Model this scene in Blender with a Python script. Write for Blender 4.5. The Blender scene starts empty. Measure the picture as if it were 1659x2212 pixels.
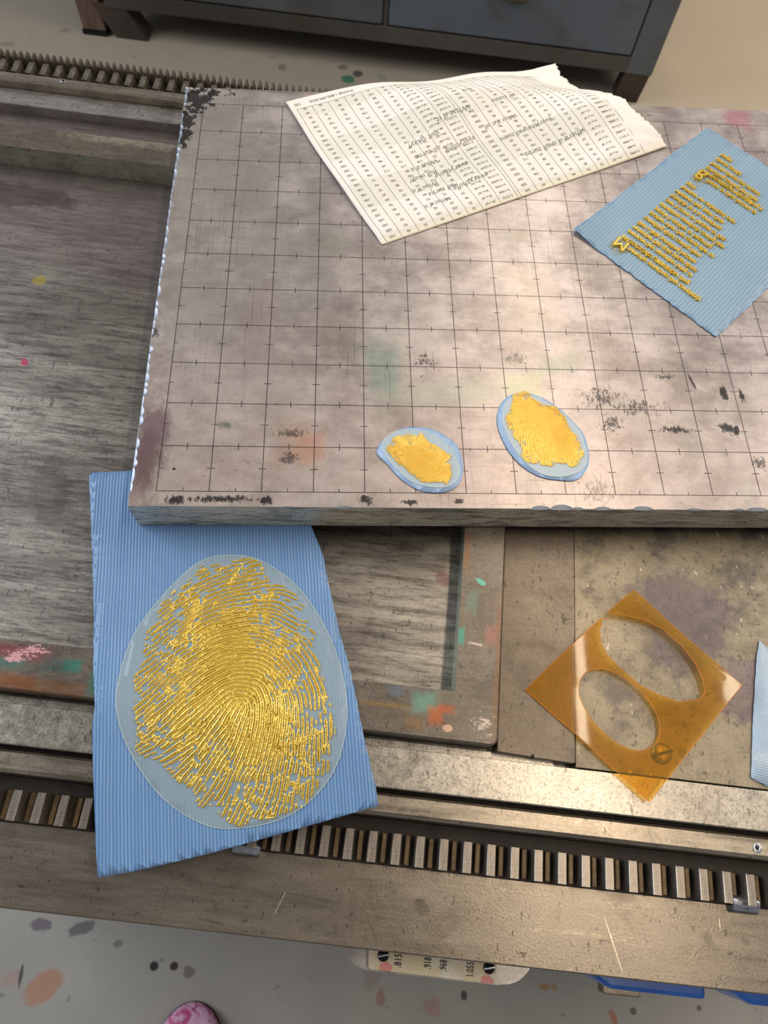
import bpy, bmesh, math, random
import numpy as np
from mathutils import Vector, Matrix
random.seed(7)
S = bpy.context.scene
COL = S.collection
# ------------------------------------------------------------------ camera, sky light, lamps, exposure
cd = bpy.data.cameras.new('camera'); cam = bpy.data.objects.new('camera', cd); COL.objects.link(cam)
cd.sensor_fit = 'VERTICAL'; cd.sensor_height = 36.0; cd.lens = 25.7755
cd.clip_start = .01; cd.clip_end = 60
cam.matrix_world = Matrix(((0.998084,-0.006469,-0.061534,0.088831),(-0.019877,0.908279,-0.417892,-0.160747),(0.058593,0.418314,0.906411,0.325816),(0.000000,0.000000,0.000000,1.000000)))
cd.dof.use_dof = True; cd.dof.focus_distance = .37; cd.dof.aperture_fstop = 20
S.camera = cam
S.view_settings.view_transform = 'Standard'; S.view_settings.look = 'None'
S.view_settings.exposure = 0.0; S.view_settings.gamma = 1.0
try: S.view_settings.use_curve_mapping = False
except Exception: pass
W = bpy.data.worlds.new('room_light'); S.world = W; W.use_nodes = True
W.node_tree.nodes['Background'].inputs[0].default_value = (.80, .80, .82, 1)
W.node_tree.nodes['Background'].inputs[1].default_value = .31
def area(name, loc, target, sx, sy, power, col):
    l = bpy.data.lights.new(name, 'AREA'); l.shape = 'RECTANGLE'; l.size = sx; l.size_y = sy
    l.energy = power; l.color = col
    o = bpy.data.objects.new(name, l); COL.objects.link(o); o.location = loc
    o.rotation_euler = (Vector(target) - Vector(loc)).to_track_quat('-Z', 'Y').to_euler()
    return o
area('ceiling_tube_lamp', (.72, 1.0, 1.62), (.72, 1.0, 0), .05, 2.9, 21, (1, .86, .68))
area('window_light', (-2.3, .9, 1.35), (0, .1, 0), 1.8, 1.5, 74, (.80, .89, 1))
area('side_fill_light', (2.5, .7, 1.5), (.1, .1, 0), 1.6, 1.5, 43, (1, .95, .88))  # added fill from the right for non-metal surfaces; no window known there
area('far_floor_fill', (2.3, 2.4, 1.6), (1.5, 1.9, -.9), 1.0, 1.0, 16, (1, .86, .66)).data.spread = 1.3  # unseen area light added to brighten the far right floor

# ------------------------------------------------------------------ helpers
def lin(c):
    return tuple([(x/255/12.92 if x/255 <= .04045 else ((x/255+.055)/1.055)**2.4) for x in c]) + (1,)
class NT:
    def __init__(s, name):
        s.m = bpy.data.materials.new(name); s.m.use_nodes = True
        s.t = s.m.node_tree; s.b = s.t.nodes['Principled BSDF']; s.out = s.t.nodes['Material Output']
        s.tc = s.n('ShaderNodeTexCoord')
        s.P = s.tc.outputs['Object']
    def n(s, ty, **k):
        x = s.t.nodes.new(ty)
        for a, v in k.items(): setattr(x, a, v)
        return x
    def set(s, sock, v):
        if isinstance(v, bpy.types.NodeSocket): s.t.links.new(v, sock)
        else: sock.default_value = v
    def math(s, op, a, b=0.0, c=0.0):
        x = s.n('ShaderNodeMath', operation=op); s.set(x.inputs[0], a); s.set(x.inputs[1], b); s.set(x.inputs[2], c); return x.outputs[0]
    def map(s, vec, loc=(0,0,0), rot=0, scale=(1,1,1), ty='POINT'):
        x = s.n('ShaderNodeMapping', vector_type=ty); s.set(x.inputs[0], vec)
        x.inputs['Location'].default_value = loc; x.inputs['Rotation'].default_value = (0, 0, rot); x.inputs['Scale'].default_value = scale
        return x.outputs[0]
    def noise(s, scale, detail=4, rough=.6, vec=None, stretch=None, rot=0, dist=0.0):
        v = s.P if vec is None else vec
        if stretch: v = s.map(v, scale=stretch, rot=rot)
        x = s.n('ShaderNodeTexNoise'); s.set(x.inputs['Vector'], v); x.inputs['Scale'].default_value = scale
        x.inputs['Detail'].default_value = detail; x.inputs['Roughness'].default_value = rough; x.inputs['Distortion'].default_value = dist
        return x.outputs[0]
    def rng(s, v, a, b, c=0.0, d=1.0, smooth=True):
        x = s.n('ShaderNodeMapRange', interpolation_type='SMOOTHSTEP' if smooth else 'LINEAR'); s.set(x.inputs[0], v)
        for i, q in enumerate((a, b, c, d)): s.set(x.inputs[1+i], q)
        return x.outputs[0]
    def mix(s, f, a, b, mode='MIX'):
        x = s.n('ShaderNodeMix', data_type='RGBA', blend_type=mode, clamp_factor=True)
        s.set(x.inputs[0], f); s.set(x.inputs[6], a); s.set(x.inputs[7], b); return x.outputs[2]
    def sep(s, v):
        x = s.n('ShaderNodeSeparateXYZ'); s.set(x.inputs[0], v); return x.outputs
    def stain(s, col, c, rx, ry, color, strength=1.0, rot=0, amp=1.2, nz=None, box=False, edge=.35, thr=0.0):
        if box: edge = max(edge, .7); strength *= .75
        """mark of its own shape: ellipse or box broken up by a noise"""
        v = s.map(s.P, loc=(c[0], c[1], 0), rot=rot, scale=(rx, ry, 1), ty='TEXTURE')
        q = s.sep(v)
        if box:
            l = s.math('MAXIMUM', s.math('ABSOLUTE', q[0]), s.math('ABSOLUTE', q[1]))
        else:
            l = s.math('SQRT', s.math('ADD', s.math('MULTIPLY', q[0], q[0]), s.math('MULTIPLY', q[1], q[1])))
        f = s.math('SUBTRACT', 1.0, l)
        if nz is not None:
            f = s.math('ADD', f, s.math('MULTIPLY', s.math('SUBTRACT', nz, .5), amp))
            f = s.math('MULTIPLY', f, s.rng(l, 1.0, 1.5, 1, 0))
        m = s.rng(f, thr, thr+edge, 0, strength)
        return s.mix(m, col, color)
    def bump(s, h, strength=.3, dist=.0005, base=None):
        x = s.n('ShaderNodeBump'); x.inputs['Strength'].default_value = strength; x.inputs['Distance'].default_value = dist
        s.set(x.inputs['Height'], h)
        if base is not None: s.t.links.new(base, x.inputs['Normal'])
        s.t.links.new(x.outputs[0], s.b.inputs['Normal']); return x.outputs[0]
    def fin(s, col=None, rough=None, metal=None, **k):
        if col is not None: s.set(s.b.inputs['Base Color'], col)
        if rough is not None: s.set(s.b.inputs['Roughness'], rough)
        if metal is not None: s.set(s.b.inputs['Metallic'], metal)
        for a, v in k.items(): s.set(s.b.inputs[a.replace('_', ' ')], v)
        return s.m
    def seethrough(s, fac, tint=(1, 1, 1, 1), gloss=None):
        tr = s.n('ShaderNodeBsdfTransparent'); s.set(tr.inputs[0], tint)
        mx = s.n('ShaderNodeMixShader'); s.set(mx.inputs[0], fac)
        s.t.links.new(s.b.outputs[0], mx.inputs[1]); s.t.links.new(tr.outputs[0], mx.inputs[2])
        res = mx.outputs[0]
        if gloss is not None:
            g = s.n('ShaderNodeBsdfGlossy'); g.inputs['Roughness'].default_value = gloss
            fr = s.n('ShaderNodeFresnel'); fr.inputs[0].default_value = 1.28
            m2 = s.n('ShaderNodeMixShader'); s.t.links.new(fr.outputs[0], m2.inputs[0]); s.t.links.new(res, m2.inputs[1]); s.t.links.new(g.outputs[0], m2.inputs[2])
            res = m2.outputs[0]
        s.t.links.new(res, s.out.inputs[0])

def mesh(name, verts, faces, mat=None, parent=None, smooth=False):
    me = bpy.data.meshes.new(name); me.from_pydata([tuple(v) for v in verts], [], [tuple(f) for f in faces]); me.validate()
    if mat: me.materials.append(mat)
    if smooth: me.polygons.foreach_set('use_smooth', [True]*len(me.polygons))
    me.update()
    o = bpy.data.objects.new(name, me); COL.objects.link(o)
    if parent: o.parent = parent
    return o
def from_bm(name, bm, mat=None, parent=None, smooth=False):
    me = bpy.data.meshes.new(name); bmesh.ops.recalc_face_normals(bm, faces=bm.faces); bm.to_mesh(me); bm.free()
    if mat: me.materials.append(mat)
    if smooth: me.polygons.foreach_set('use_smooth', [True]*len(me.polygons))
    o = bpy.data.objects.new(name, me); COL.objects.link(o)
    if parent: o.parent = parent
    return o
def add_box(bm, x0, x1, y0, y1, z0, z1, bev=0, seg=2):
    r = bmesh.ops.create_cube(bm, size=1.0)
    for v in r['verts']:
        v.co = Vector(((x0+x1)/2+v.co.x*(x1-x0), (y0+y1)/2+v.co.y*(y1-y0), (z0+z1)/2+v.co.z*(z1-z0)))
    if bev:
        es = list({e for v in r['verts'] for e in v.link_edges})
        bmesh.ops.bevel(bm, geom=es, offset=bev, segments=seg, affect='EDGES', profile=.5)
def box(name, x0, x1, y0, y1, z0, z1, mat, parent=None, bev=0, seg=2):
    bm = bmesh.new(); add_box(bm, x0, x1, y0, y1, z0, z1, bev, seg); return from_bm(name, bm, mat, parent)
def prism(name, poly, z0, z1, mat, parent=None, bev=0, holes=None):
    bm = bmesh.new()
    vs = [bm.verts.new((p[0], p[1], z0)) for p in poly]
    f = bm.faces.new(vs)
    r = bmesh.ops.extrude_face_region(bm, geom=[f])
    top = [g for g in r['geom'] if isinstance(g, bmesh.types.BMVert)]
    for v in top: v.co.z = z1
    if bev:
        ts = set(top); es = [e for e in bm.edges if e.verts[0] in ts and e.verts[1] in ts]
        bmesh.ops.bevel(bm, geom=es, offset=bev, segments=2, affect='EDGES', profile=.5)
    return from_bm(name, bm, mat, parent)
def profile(name, pts, u0, u1, mat, parent, nseg=1):
    """a bar running along u with the cross-section pts = [(v, z)...]"""
    n = len(pts); vs = []; fs = []
    for k in range(nseg+1):
        u = u0+(u1-u0)*k/nseg
        vs += [(u, p[0], p[1]) for p in pts]
    for k in range(nseg):
        for i in range(n):
            j = (i+1) % n; fs.append((k*n+i, k*n+j, (k+1)*n+j, (k+1)*n+i))
    fs.append(tuple(range(n))); fs.append(tuple(nseg*n+i for i in range(n-1, -1, -1)))
    o = mesh(name, vs, fs, mat, parent)
    bm = bmesh.new(); bm.from_mesh(o.data); bmesh.ops.recalc_face_normals(bm, faces=bm.faces); bm.to_mesh(o.data); bm.free()
    return o
def empty(name, loc=(0, 0, 0), rz=0):
    o = bpy.data.objects.new(name, None); COL.objects.link(o); o.location = loc; o.rotation_euler = (0, 0, rz); o.empty_display_size = .02
    return o
def tag(o, label, cat, group=None):
    o['label'] = label; o['category'] = cat
    if group: o['group'] = group
    return o
_tc = {}
def text_mesh(txt, size=1.0, shear=0.0, offset=0.0, extrude=0.0):
    k = (txt, shear, offset, extrude)
    if k not in _tc:
        c = bpy.data.curves.new('t', 'FONT'); c.body = txt; c.size = 1.0; c.shear = shear; c.offset = offset; c.extrude = extrude
        c.resolution_u = 2; c.align_x = 'LEFT'
        o = bpy.data.objects.new('t', c); COL.objects.link(o)
        dg = bpy.context.evaluated_depsgraph_get(); me = bpy.data.meshes.new_from_object(o.evaluated_get(dg))
        vs = [tuple(v.co) for v in me.vertices]; fs = [tuple(p.vertices) for p in me.polygons]
        bpy.data.objects.remove(o); bpy.data.curves.remove(c); bpy.data.meshes.remove(me)
        w = max([v[0] for v in vs]) if vs else 0
        _tc[k] = (vs, fs, w)
    vs, fs, w = _tc[k]
    return [(x*size, y*size, z*size) for x, y, z in vs], fs, w*size
RZ = math.radians(-7.1)
CU, SU = math.cos(RZ), math.sin(RZ)
def uv2w(u, v): return (u*CU - v*SU, u*SU + v*CU)
def w2uv(x, y): return (x*CU + y*SU, -x*SU + y*CU)

# ------------------------------------------------------------------ materials
def steel(name, a, b, grain=(6, 60, 6), rough=.42, metal=.55, spots=.5, scratch=.3, fleck=None, big=8, contrast=.5, post=None, bmp=.15, dirt=.55):
    """worn steel: a = light tone, b = dark tone, grain direction by stretch"""
    t = NT(name)
    g = t.noise(30, 9, .78, stretch=grain)
    g2 = t.noise(big, 4, .6)
    fine = t.noise(900, 3, .7)
    m = t.math('ADD', t.math('MULTIPLY', g, .55), t.math('MULTIPLY', g2, .45))
    m = t.rng(m, .5-contrast*.3, .5+contrast*.3)
    col = t.mix(m, lin(b), lin(a))
    col = t.mix(t.rng(fine, .45, .75, 0, spots), col, lin([c*.55 for c in b]))
    if scratch:
        s1 = t.noise(9, 2, .5, stretch=(1, 220, 1), rot=.3); s2 = t.noise(8, 2, .5, stretch=(260, 1, 1), rot=-.35)
        sm = t.math('MAXIMUM', t.rng(s1, .70, .74), t.rng(s2, .72, .76))
        col = t.mix(t.math('MULTIPLY', sm, scratch), col, lin([min(255, c*1.35+20) for c in a]))
    pit = t.noise(480, 2, .55, stretch=(1, .4, 1), rot=.6); pit2 = t.noise(300, 3, .6, stretch=(.35, 1, 1), rot=-.2)
    col = t.mix(t.math('MULTIPLY', t.math('MAXIMUM', t.rng(pit, .66, .70), t.rng(pit2, .68, .72)), dirt), col, lin([c*.42 for c in b]))
    sm_ = t.noise(24, 6, .75, dist=.6)
    col = t.mix(t.math('MULTIPLY', t.rng(sm_, .50, .70), dirt*.8), col, lin((b[0]*.66, b[1]*.64, b[2]*.62)))
    if post: col = post(t, col, fine)
    r = t.rng(g, .3, .7, rough-.08, rough+.1, False)
    t.bump(fine, bmp, .0003)
    return t.fin(col, r, metal)

def m_plate():
    t = NT('engraved_base_steel'); IN = .0254
    q = t.sep(t.P)
    soft = t.noise(16, 5, .62); soft2 = t.noise(45, 6, .7, stretch=(1, 1.6, 1)); fine = t.noise(1300, 2, .6); mid = t.noise(520, 6, .85, stretch=(1, .5, 1))
    soft3 = t.noise(90, 6, .8, stretch=(1, .5, 1))
    col = t.mix(t.rng(t.math('ADD', t.math('MULTIPLY', soft, .5), t.math('MULTIPLY', soft2, .5)), .36, .64), lin((142, 131, 127)), lin((200, 188, 184)))
    # warmer, pinker towards the bare right half; greener grey where the left half is tarnished
    tarn = t.noise(7, 3, .5)
    col = t.mix(t.math('MULTIPLY', t.rng(q[0], .2, -.02), t.rng(tarn, .38, .62)), col, lin((156, 150, 140)))
    col = t.mix(t.math('MULTIPLY', t.rng(q[1], .14, -.01), .45), col, lin((204, 181, 167)))
    col = t.mix(t.math('MULTIPLY', t.rng(mid, .54, .68), .34), col, lin((88, 80, 77)))
    sp = t.noise(380, 2, .5); col = t.mix(t.rng(sp, .72, .75, 0, .7), col, lin((70, 60, 58)))
    cl = t.noise(30, 7, .78, dist=.5); col = t.mix(t.rng(cl, .46, .66, 0, .38), col, lin((134, 122, 114)))
    gr = t.noise(19, 5, .7); col = t.mix(t.rng(gr, .52, .68, 0, .4), col, lin((158, 156, 144)))
    def rub_or_glow(c, w, h, color, s, amp=.9, nz=None, rot=0, bx=True):
        nonlocal col
        col = t.stain(col, c, w*1.15, h*1.15, lin([min(255, int(k*1.18)) for k in color]), s, rot, amp*1.5, nz or soft3, bx, .75)
    rub_or_glow((0.11150,0.07340), .011, .024, (104, 128, 114), .75)
    rub_or_glow((0.14459,0.05923), .045, .010, (140, 148, 130), .5, rot=.12)
    rub_or_glow((0.19932,0.12691), .019, .030, (160, 148, 122), .3, amp=.5)  # faint yellow tint, with the tube lamp's warm reflection painted in
    rub_or_glow((0.18652,0.06600), .013, .009, (150, 158, 116), .45)
    rub_or_glow((0.20709,0.07860), .016, .008, (118, 128, 110), .45)
    rub_or_glow((0.07360,0.02704), .012, .011, (170, 112, 84), .6, amp=1.3)
    rub_or_glow((0.06701,0.02831), .016, .018, (150, 122, 100), .5, amp=1.0)
    rub_or_glow((0.08772,0.09749), .012, .030, (104, 96, 88), .55)
    rub_or_glow((0.07632,0.17186), .012, .055, (112, 104, 98), .55)
    rub_or_glow((0.04487,0.09635), .012, .045, (138, 120, 120), .45)
    rub_or_glow((-0.00562,0.02594), .011, .032, (92, 74, 76), .85, amp=1.4, bx=False)
    rub_or_glow((-0.00977,0.01275), .008, .03, (96, 76, 76), .8, amp=1.0)
    rub_or_glow((-0.00250,0.03954), .010, .010, (118, 98, 100), .6, amp=1.6, bx=False)
    rub_or_glow((0.35837,0.28626), .012, .014, (156, 92, 104), .6, amp=1.4, bx=False)
    rub_or_glow((0.31141,0.28583), .009, .022, (112, 104, 104), .6, amp=1.4)
    rub_or_glow((0.07735,0.29099), .020, .004, (186, 166, 146), .7, amp=1.0)
    rub_or_glow((0.03048,0.03787), .004, .003, (66, 84, 66), .8, amp=1.6, bx=False)
    rub_or_glow((0.23422,0.05212), .03, .012, (128, 122, 116), .5)
    K = (44, 40, 42)
    def ink(c, w, h, s=.95, amp=2.2, nz=mid, rot=0, thr=.25, edge=.12, color=K):
        nonlocal col
        col = t.stain(col, c, w, h, lin(color), s, rot, amp*2.1, nz, False, edge, thr+.04)
    big = t.noise(150, 5, .72)
    ink((-0.00474,0.28281), .013, .016, amp=2.6, nz=big, thr=.18)
    ink((-0.00932,0.25857), .006, .026, amp=2.4, nz=big, thr=.2)
    ink((0.00358,0.29005), .016, .005, amp=2.6, nz=big, thr=.3)
    ink((0.29893,0.06225), .0030, .0062, amp=1.0, thr=.2)
    ink((0.29610,0.04011), .0070, .0045, amp=1.7, thr=.3, rot=-.5)
    ink((0.30025,0.03817), .0030, .0050, amp=1.2, thr=.25, rot=-.3)
    ink((0.30858,0.06093), .0022, .0060, amp=1.8, thr=.3, rot=.1)
    ink((0.26737,0.03880), .012, .0032, amp=2.2, thr=.35)
    ink((0.23267,0.04197), .010, .009, .8, 2.4, thr=.55)
    ink((0.24824,0.05238), .022, .009, .8, 2.4, thr=.62)
    ink((0.26854,0.07227), .014, .003, .8, 2.4, thr=.55)
    ink((0.23000,0.05793), .018, .012, .75, 2.4, thr=.62)
    ink((0.28240,0.06950), .0012, .010, .85, 1.2, thr=.3, rot=.25)
    ink((0.18560,0.08274), .010, .006, .7, 2.6, thr=.5, color=(70, 70, 66))
    ink((0.13438,0.08153), .0080, .0060, .85, 3.0, thr=.6)
    ink((0.00994,-0.00483), .0065, .0028, amp=2.0, thr=.2)
    ink((0.03208,-0.00414), .022, .0024, amp=2.4, thr=.3)
    ink((0.05336,-0.00446), .0040, .0030, amp=1.8, thr=.2)
    ink((0.10204,-0.00406), .0060, .0030, amp=2.2, thr=.3, rot=-.4)
    ink((0.12378,-0.00515), .0045, .0020, amp=1.8, thr=.25)
    ink((0.14854,-0.00419), .0030, .0020, amp=1.6, thr=.2)
    ink((0.06382,0.01887), .0060, .0050, .7, 2.4, thr=.4)
    ink((0.06496,0.03373), .012, .0045, .7, 2.6, thr=.55)
    ink((0.21940,0.00212), .016, .012, .55, 2.6, thr=.6, color=(96, 88, 82))
    ink((0.00738,0.01217), .0010, .0010, .9, .2, thr=.1)
    ink((-0.01174,0.09639), .0040, .0070, .8, 2.0, thr=.3)
    ink((0.30845,0.01917), .006, .006, .8, 2.2, thr=.45)
    # fine scratches, mostly along x and y
    s1 = t.noise(14, 2, .5, stretch=(1, 130, 1), rot=.02); s2 = t.noise(12, 2, .5, stretch=(150, 1, 1), rot=-.05); s3 = t.noise(16, 2, .5, stretch=(120, 1, 1), rot=-.55)
    dk = t.math('MAXIMUM', t.rng(s1, .655, .675), t.math('MAXIMUM', t.rng(s2, .655, .675), t.rng(s3, .67, .69)))
    reg = t.rng(t.noise(9, 2, .5), .42, .6)
    col = t.mix(t.math('MULTIPLY', t.math('MULTIPLY', dk, reg), .5), col, lin((84, 74, 70)))
    s4 = t.noise(14, 2, .5, stretch=(150, 1, 1), rot=.03)
    col = t.mix(t.math('MULTIPLY', t.rng(s4, .73, .745), .5), col, lin((220, 208, 200)))
    # engraved inch grid: 11 rows, ticks at the half inches
    gx = t.math('MULTIPLY', q[0], 1/IN); gy = t.math('MULTIPLY', q[1], 1/IN)
    def dist(g, off): return t.math('ABSOLUTE', t.math('SUBTRACT', g, t.math('ROUND', t.math('ADD', g, off)) if not off else t.math('SUBTRACT', t.math('ROUND', t.math('ADD', g, off)), off)))
    dx, dy, hx, hy = dist(gx, 0), dist(gy, 0), dist(gx, .5), dist(gy, .5)
    lw = .0085
    def band(d, w): return t.math('LESS_THAN', d, w)
    L = t.math('MAXIMUM', band(dx, lw), band(dy, lw))
    T = t.math('MAXIMUM', t.math('MULTIPLY', band(hx, lw), band(dy, .078)), t.math('MULTIPLY', band(hy, lw), band(dx, .078)))
    L = t.math('MAXIMUM', L, T)
    ins = t.math('MULTIPLY', t.math('MULTIPLY', t.math('GREATER_THAN', gx, -lw), t.math('GREATER_THAN', gy, -lw)), t.math('LESS_THAN', gy, 11+lw))
    L = t.math('MULTIPLY', L, ins)
    L = t.math('MULTIPLY', L, t.rng(t.noise(40, 3, .6), .2, .5, .6, 1))
    col = t.mix(t.math('MULTIPLY', L, .95), col, lin((52, 44, 46)))
    h = t.math('SUBTRACT', t.math('MULTIPLY', fine, .3), t.math('MULTIPLY', L, 2.0))
    h = t.math('ADD', h, t.math('MULTIPLY', soft2, .6))
    t.bump(h, .22, .0002)
    return t.fin(col, t.rng(soft2, .3, .7, .27, .38, False), .42)
M_PLATE = m_plate()
def post_side(t, col, fine):
    z = t.noise(90, 6, .8, stretch=(.5, 1, 2.4), dist=.8)
    return t.mix(t.rng(z, .47, .62, 0, .8), col, lin((112, 104, 94)))
M_PLATE_SIDE = steel('base_side_steel', (244, 236, 218), (206, 196, 180), (6, 6, 30), .38, .5, .25, .2, post=post_side)
M_CHIP = steel('chipped_edge_steel', (156, 162, 172), (128, 132, 142), (8, 8, 8), .42, .6, .1, 0, dirt=.1)
def post_bed(t, col, fine):
    w = t.noise(26, 5, .7, stretch=(.16, 1, 1), dist=.4)
    col = t.mix(t.rng(w, .40, .64, 0, .55), col, lin((100, 91, 84)))
    st2 = t.noise(230, 6, .8, stretch=(.12, 1, 1)); col = t.mix(t.rng(st2, .46, .62, 0, .55), col, lin((78, 70, 66)))
    st = t.noise(420, 3, .7, stretch=(.14, 1, 1))
    col = t.mix(t.rng(st, .50, .66, 0, .5), col, lin((66, 58, 54)))
    q = t.sep(t.P)
    # the far left of the bed is tarnished brown-violet, the rest bare grey
    col = t.mix(t.math('MULTIPLY', t.rng(q[1], .10, .22), .6), col, lin((126, 112, 110)))
    col = t.stain(col, (-0.11689,0.15071), .0045, .0040, lin((176, 158, 70)), .75, 0, .5, t.noise(200, 3, .6), False, .2)
    col = t.stain(col, (-0.10737,0.08973), .0030, .0024, lin((196, 66, 104)), .85, 0, 2.2, t.noise(230, 3, .6), False, .15, .1)
    col = t.stain(col, (0.14684,-0.01333), .0042, .0048, lin((122, 86, 84)), .6, 0, .9, t.noise(200, 3, .6), False, .3)
    col = t.stain(col, (-0.06807,0.01025), .012, .02, lin((96, 86, 80)), .4, .2, 2.4, t.noise(60, 3, .6), False, .3)
    col = t.stain(col, (-0.15707,0.21781), .05, .012, lin((78, 52, 48)), .55, 0, 1.6, t.noise(60, 3, .6), False, .3)
    return col
M_BED = steel('bed_steel', (190, 182, 170), (146, 138, 128), (.5, 5, 1), .34, .75, .4, 0, big=5, contrast=.8, post=post_bed)
def post_chase(t, col, fine):
    n1 = t.noise(220, 5, .8, stretch=(1, .7, 1)); n2 = t.noise(60, 4, .7); n3 = t.noise(200, 4, .8, stretch=(1, 2.2, 1), rot=.6)
    col = t.mix(t.rng(n2, .45, .65, 0, .2), col, lin((98, 70, 50)))
    col = t.stain(col, (-0.03552,-0.09477), .030, .0050, lin((124, 78, 42)), .75, 0, .9, n1, True, .3)
    col = t.stain(col, (-0.05089,-0.09337), .016, .0045, lin((150, 86, 42)), .6, 0, .9, n1, True, .3)
    col = t.stain(col, (-0.02476,-0.08382), .0062, .0042, lin((40, 136, 116)), .9, 0, .7, n1, True, .25)
    col = t.stain(col, (-0.03220,-0.08427), .0100, .0042, lin((62, 96, 90)), .7, 0, .9, n1, True, .3)
    col = t.stain(col, (-0.05460,-0.08517), .0110, .0040, lin((60, 128, 112)), .7, 0, 1.2, n1, True, .3)
    col = t.stain(col, (-0.05073,-0.08032), .020, .0050, lin((140, 66, 74)), .8, 0, 1.0, n1, True, .3)
    col = t.stain(col, (-0.04942,-0.08105), .018, .0060, lin((226, 168, 168)), .9, .3, 3.2, n3, False, .15, .55)
    col = t.stain(col, (-0.01216,-0.09035), .004, .008, lin((40, 128, 110)), .8, 0, 1.0, n1, True, .3)
    col = t.stain(col, (0.14095,-0.08163), .0080, .0068, lin((104, 156, 138)), .8, .1, 1.5, n1, True, .25)
    col = t.stain(col, (0.14618,-0.08701), .0050, .0060, lin((178, 88, 34)), .85, .1, 1.3, n1, True, .25)
    col = t.stain(col, (0.15139,-0.08365), .0050, .0028, lin((170, 84, 34)), .8, 0, 1.3, n1, True, .25)
    col = t.stain(col, (0.13679,-0.09167), .0060, .0040, lin((140, 98, 50)), .6, 0, 1.2, n1, True, .3)
    col = t.stain(col, (0.12680,-0.07785), .0050, .0034, lin((92, 112, 140)), .6, 0, 1.2, n1, True, .3)
    col = t.stain(col, (0.12203,-0.08488), .0160, .0016, lin((150, 118, 60)), .6, 0, 1.2, n1, True, .3)
    col = t.stain(col, (0.16419,-0.01841), .0036, .0016, lin((96, 166, 148)), .9, -.5, 1.6, n1, False, .3)
    col = t.stain(col, (0.16054,-0.02969), .0040, .0090, lin((106, 136, 124)), .55, -.1, 1.2, n1, True, .3)
    col = t.stain(col, (0.15604,-0.04807), .0022, .0066, lin((60, 152, 132)), .9, 0, 1.2, n1, True, .25)
    col = t.stain(col, (0.17098,-0.04510), .0045, .0075, lin((160, 100, 92)), .55, 0, 1.8, n1, True, .3)
    col = t.stain(col, (0.17470,-0.05848), .0022, .0500, lin((120, 84, 54)), .6, 0, 1.0, n1, True, .3)
    col = t.stain(col, (0.15669,-0.00261), .0022, .0160, lin((140, 92, 54)), .6, 0, 1.0, n1, True, .3)
    col = t.stain(col, (0.16394,-0.05083), .0060, .0010, lin((206, 190, 184)), .8, -.1, 1.8, n1, True, .2, .1)
    col = t.stain(col, (0.16916,-0.08968), .014, .012, lin((190, 172, 160)), .75, .6, 3.0, n3, False, .15, .75)
    col = t.stain(col, (0.15240,-0.09221), .0026, .0018, lin((196, 158, 132)), .9, 0, .6, n1, False, .2)
    col = t.stain(col, (-0.07897,0.26453), .07, .012, lin((188, 180, 160)), .75, 0, 1.8, n3, True, .4, .2)
    col = t.stain(col, (-0.14090,0.24455), .05, .0040, lin((216, 206, 194)), .8, 0, 3.0, n3, True, .15, .85)
    col = t.stain(col, (-0.07304,0.26560), .03, .0030, lin((150, 144, 120)), .7, 0, 1.6, n1, True, .3, .1)
    return col
M_CHASE = steel('chase_iron', (130, 120, 107), (92, 84, 74), (3, 10, 4), .34, .55, .4, .35, post=post_chase, contrast=.8)
M_CHASE_IN = steel('chase_inner_face', (206, 210, 190), (150, 152, 134), (5, 5, 14), .32, .6, .3, .2)
M_RAIL = steel('rail_steel', (206, 197, 182), (156, 147, 135), (7, 7, 7), .30, .85, .7, 0, big=12, contrast=.6)
M_RAIL_FAR = steel('far_rail_steel', (196, 190, 184), (150, 143, 138), (2, 8, 2), .30, .8, .3, 0)
M_BAR = steel('bar_steel', (188, 175, 156), (126, 115, 102), (.5, 6, 1), .28, .9, .35, 0)
M_STRIP = steel('strip_steel', (126, 114, 99), (94, 84, 73), (3, 6, 3), .36, .7, .45, 0, big=16, contrast=.9)
def post_deck(t, col, fine):
    n = t.noise(40, 4, .7); n1 = t.noise(140, 4, .75)
    col = t.mix(t.rng(n, .50, .66, 0, .6), col, lin((66, 60, 64)))
    col = t.mix(t.rng(n1, .60, .70, 0, .55), col, lin((56, 48, 44)))
    vor = t.noise(260, 2, .6, stretch=(1, .6, 1), rot=.6)
    col = t.mix(t.rng(vor, .69, .74, 0, .5), col, lin((206, 194, 172)))
    col = t.stain(col, (0.27186,-0.02349), .030, .035, lin((84, 74, 82)), .6, .2, 1.8, n, False, .4)
    col = t.stain(col, (0.29528,-0.05407), .016, .020, lin((92, 76, 92)), .5, .2, 1.8, n, False, .4)
    return col
M_DECK = steel('deck_steel', (154, 142, 120), (106, 97, 83), (3, 5, 3), .36, .7, .4, 0, big=14, contrast=.9, post=post_deck)
def post_apron(t, col, fine):
    n = t.noise(60, 3, .6)
    for c, rx, ry, rot in (((0.28107,-0.16767), .0028, .0040, .6), ((0.29829,-0.16634), .0028, .0018, -.6), ((0.14925,-0.16785), .0050, .0040, -.7), ((0.05619,-0.18269), .008, .0008, -.1), ((0.00199,-0.17920), .0006, .0020, .3)):
        col = t.stain(col, c, rx, ry, lin((90, 80, 72)), .45, rot, 2.0, t.noise(260, 4, .8), False, .5)
    for c, rx, ry, rot in (((0.08553,-0.17242), .0003, .006, -.35), ((0.23719,-0.17382), .0003, .013, .35), ((0.28700,-0.16114), .0003, .003, .0)):
        col = t.stain(col, c, rx, ry, lin((214, 200, 176)), .8, rot, .3, n, False, .2)
    return col
M_APRON = steel('apron_steel', (160, 148, 132), (128, 117, 104), (.6, 6, 1), .30, .92, .35, 0, big=9, contrast=.7, post=post_apron, bmp=.25)
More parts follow.
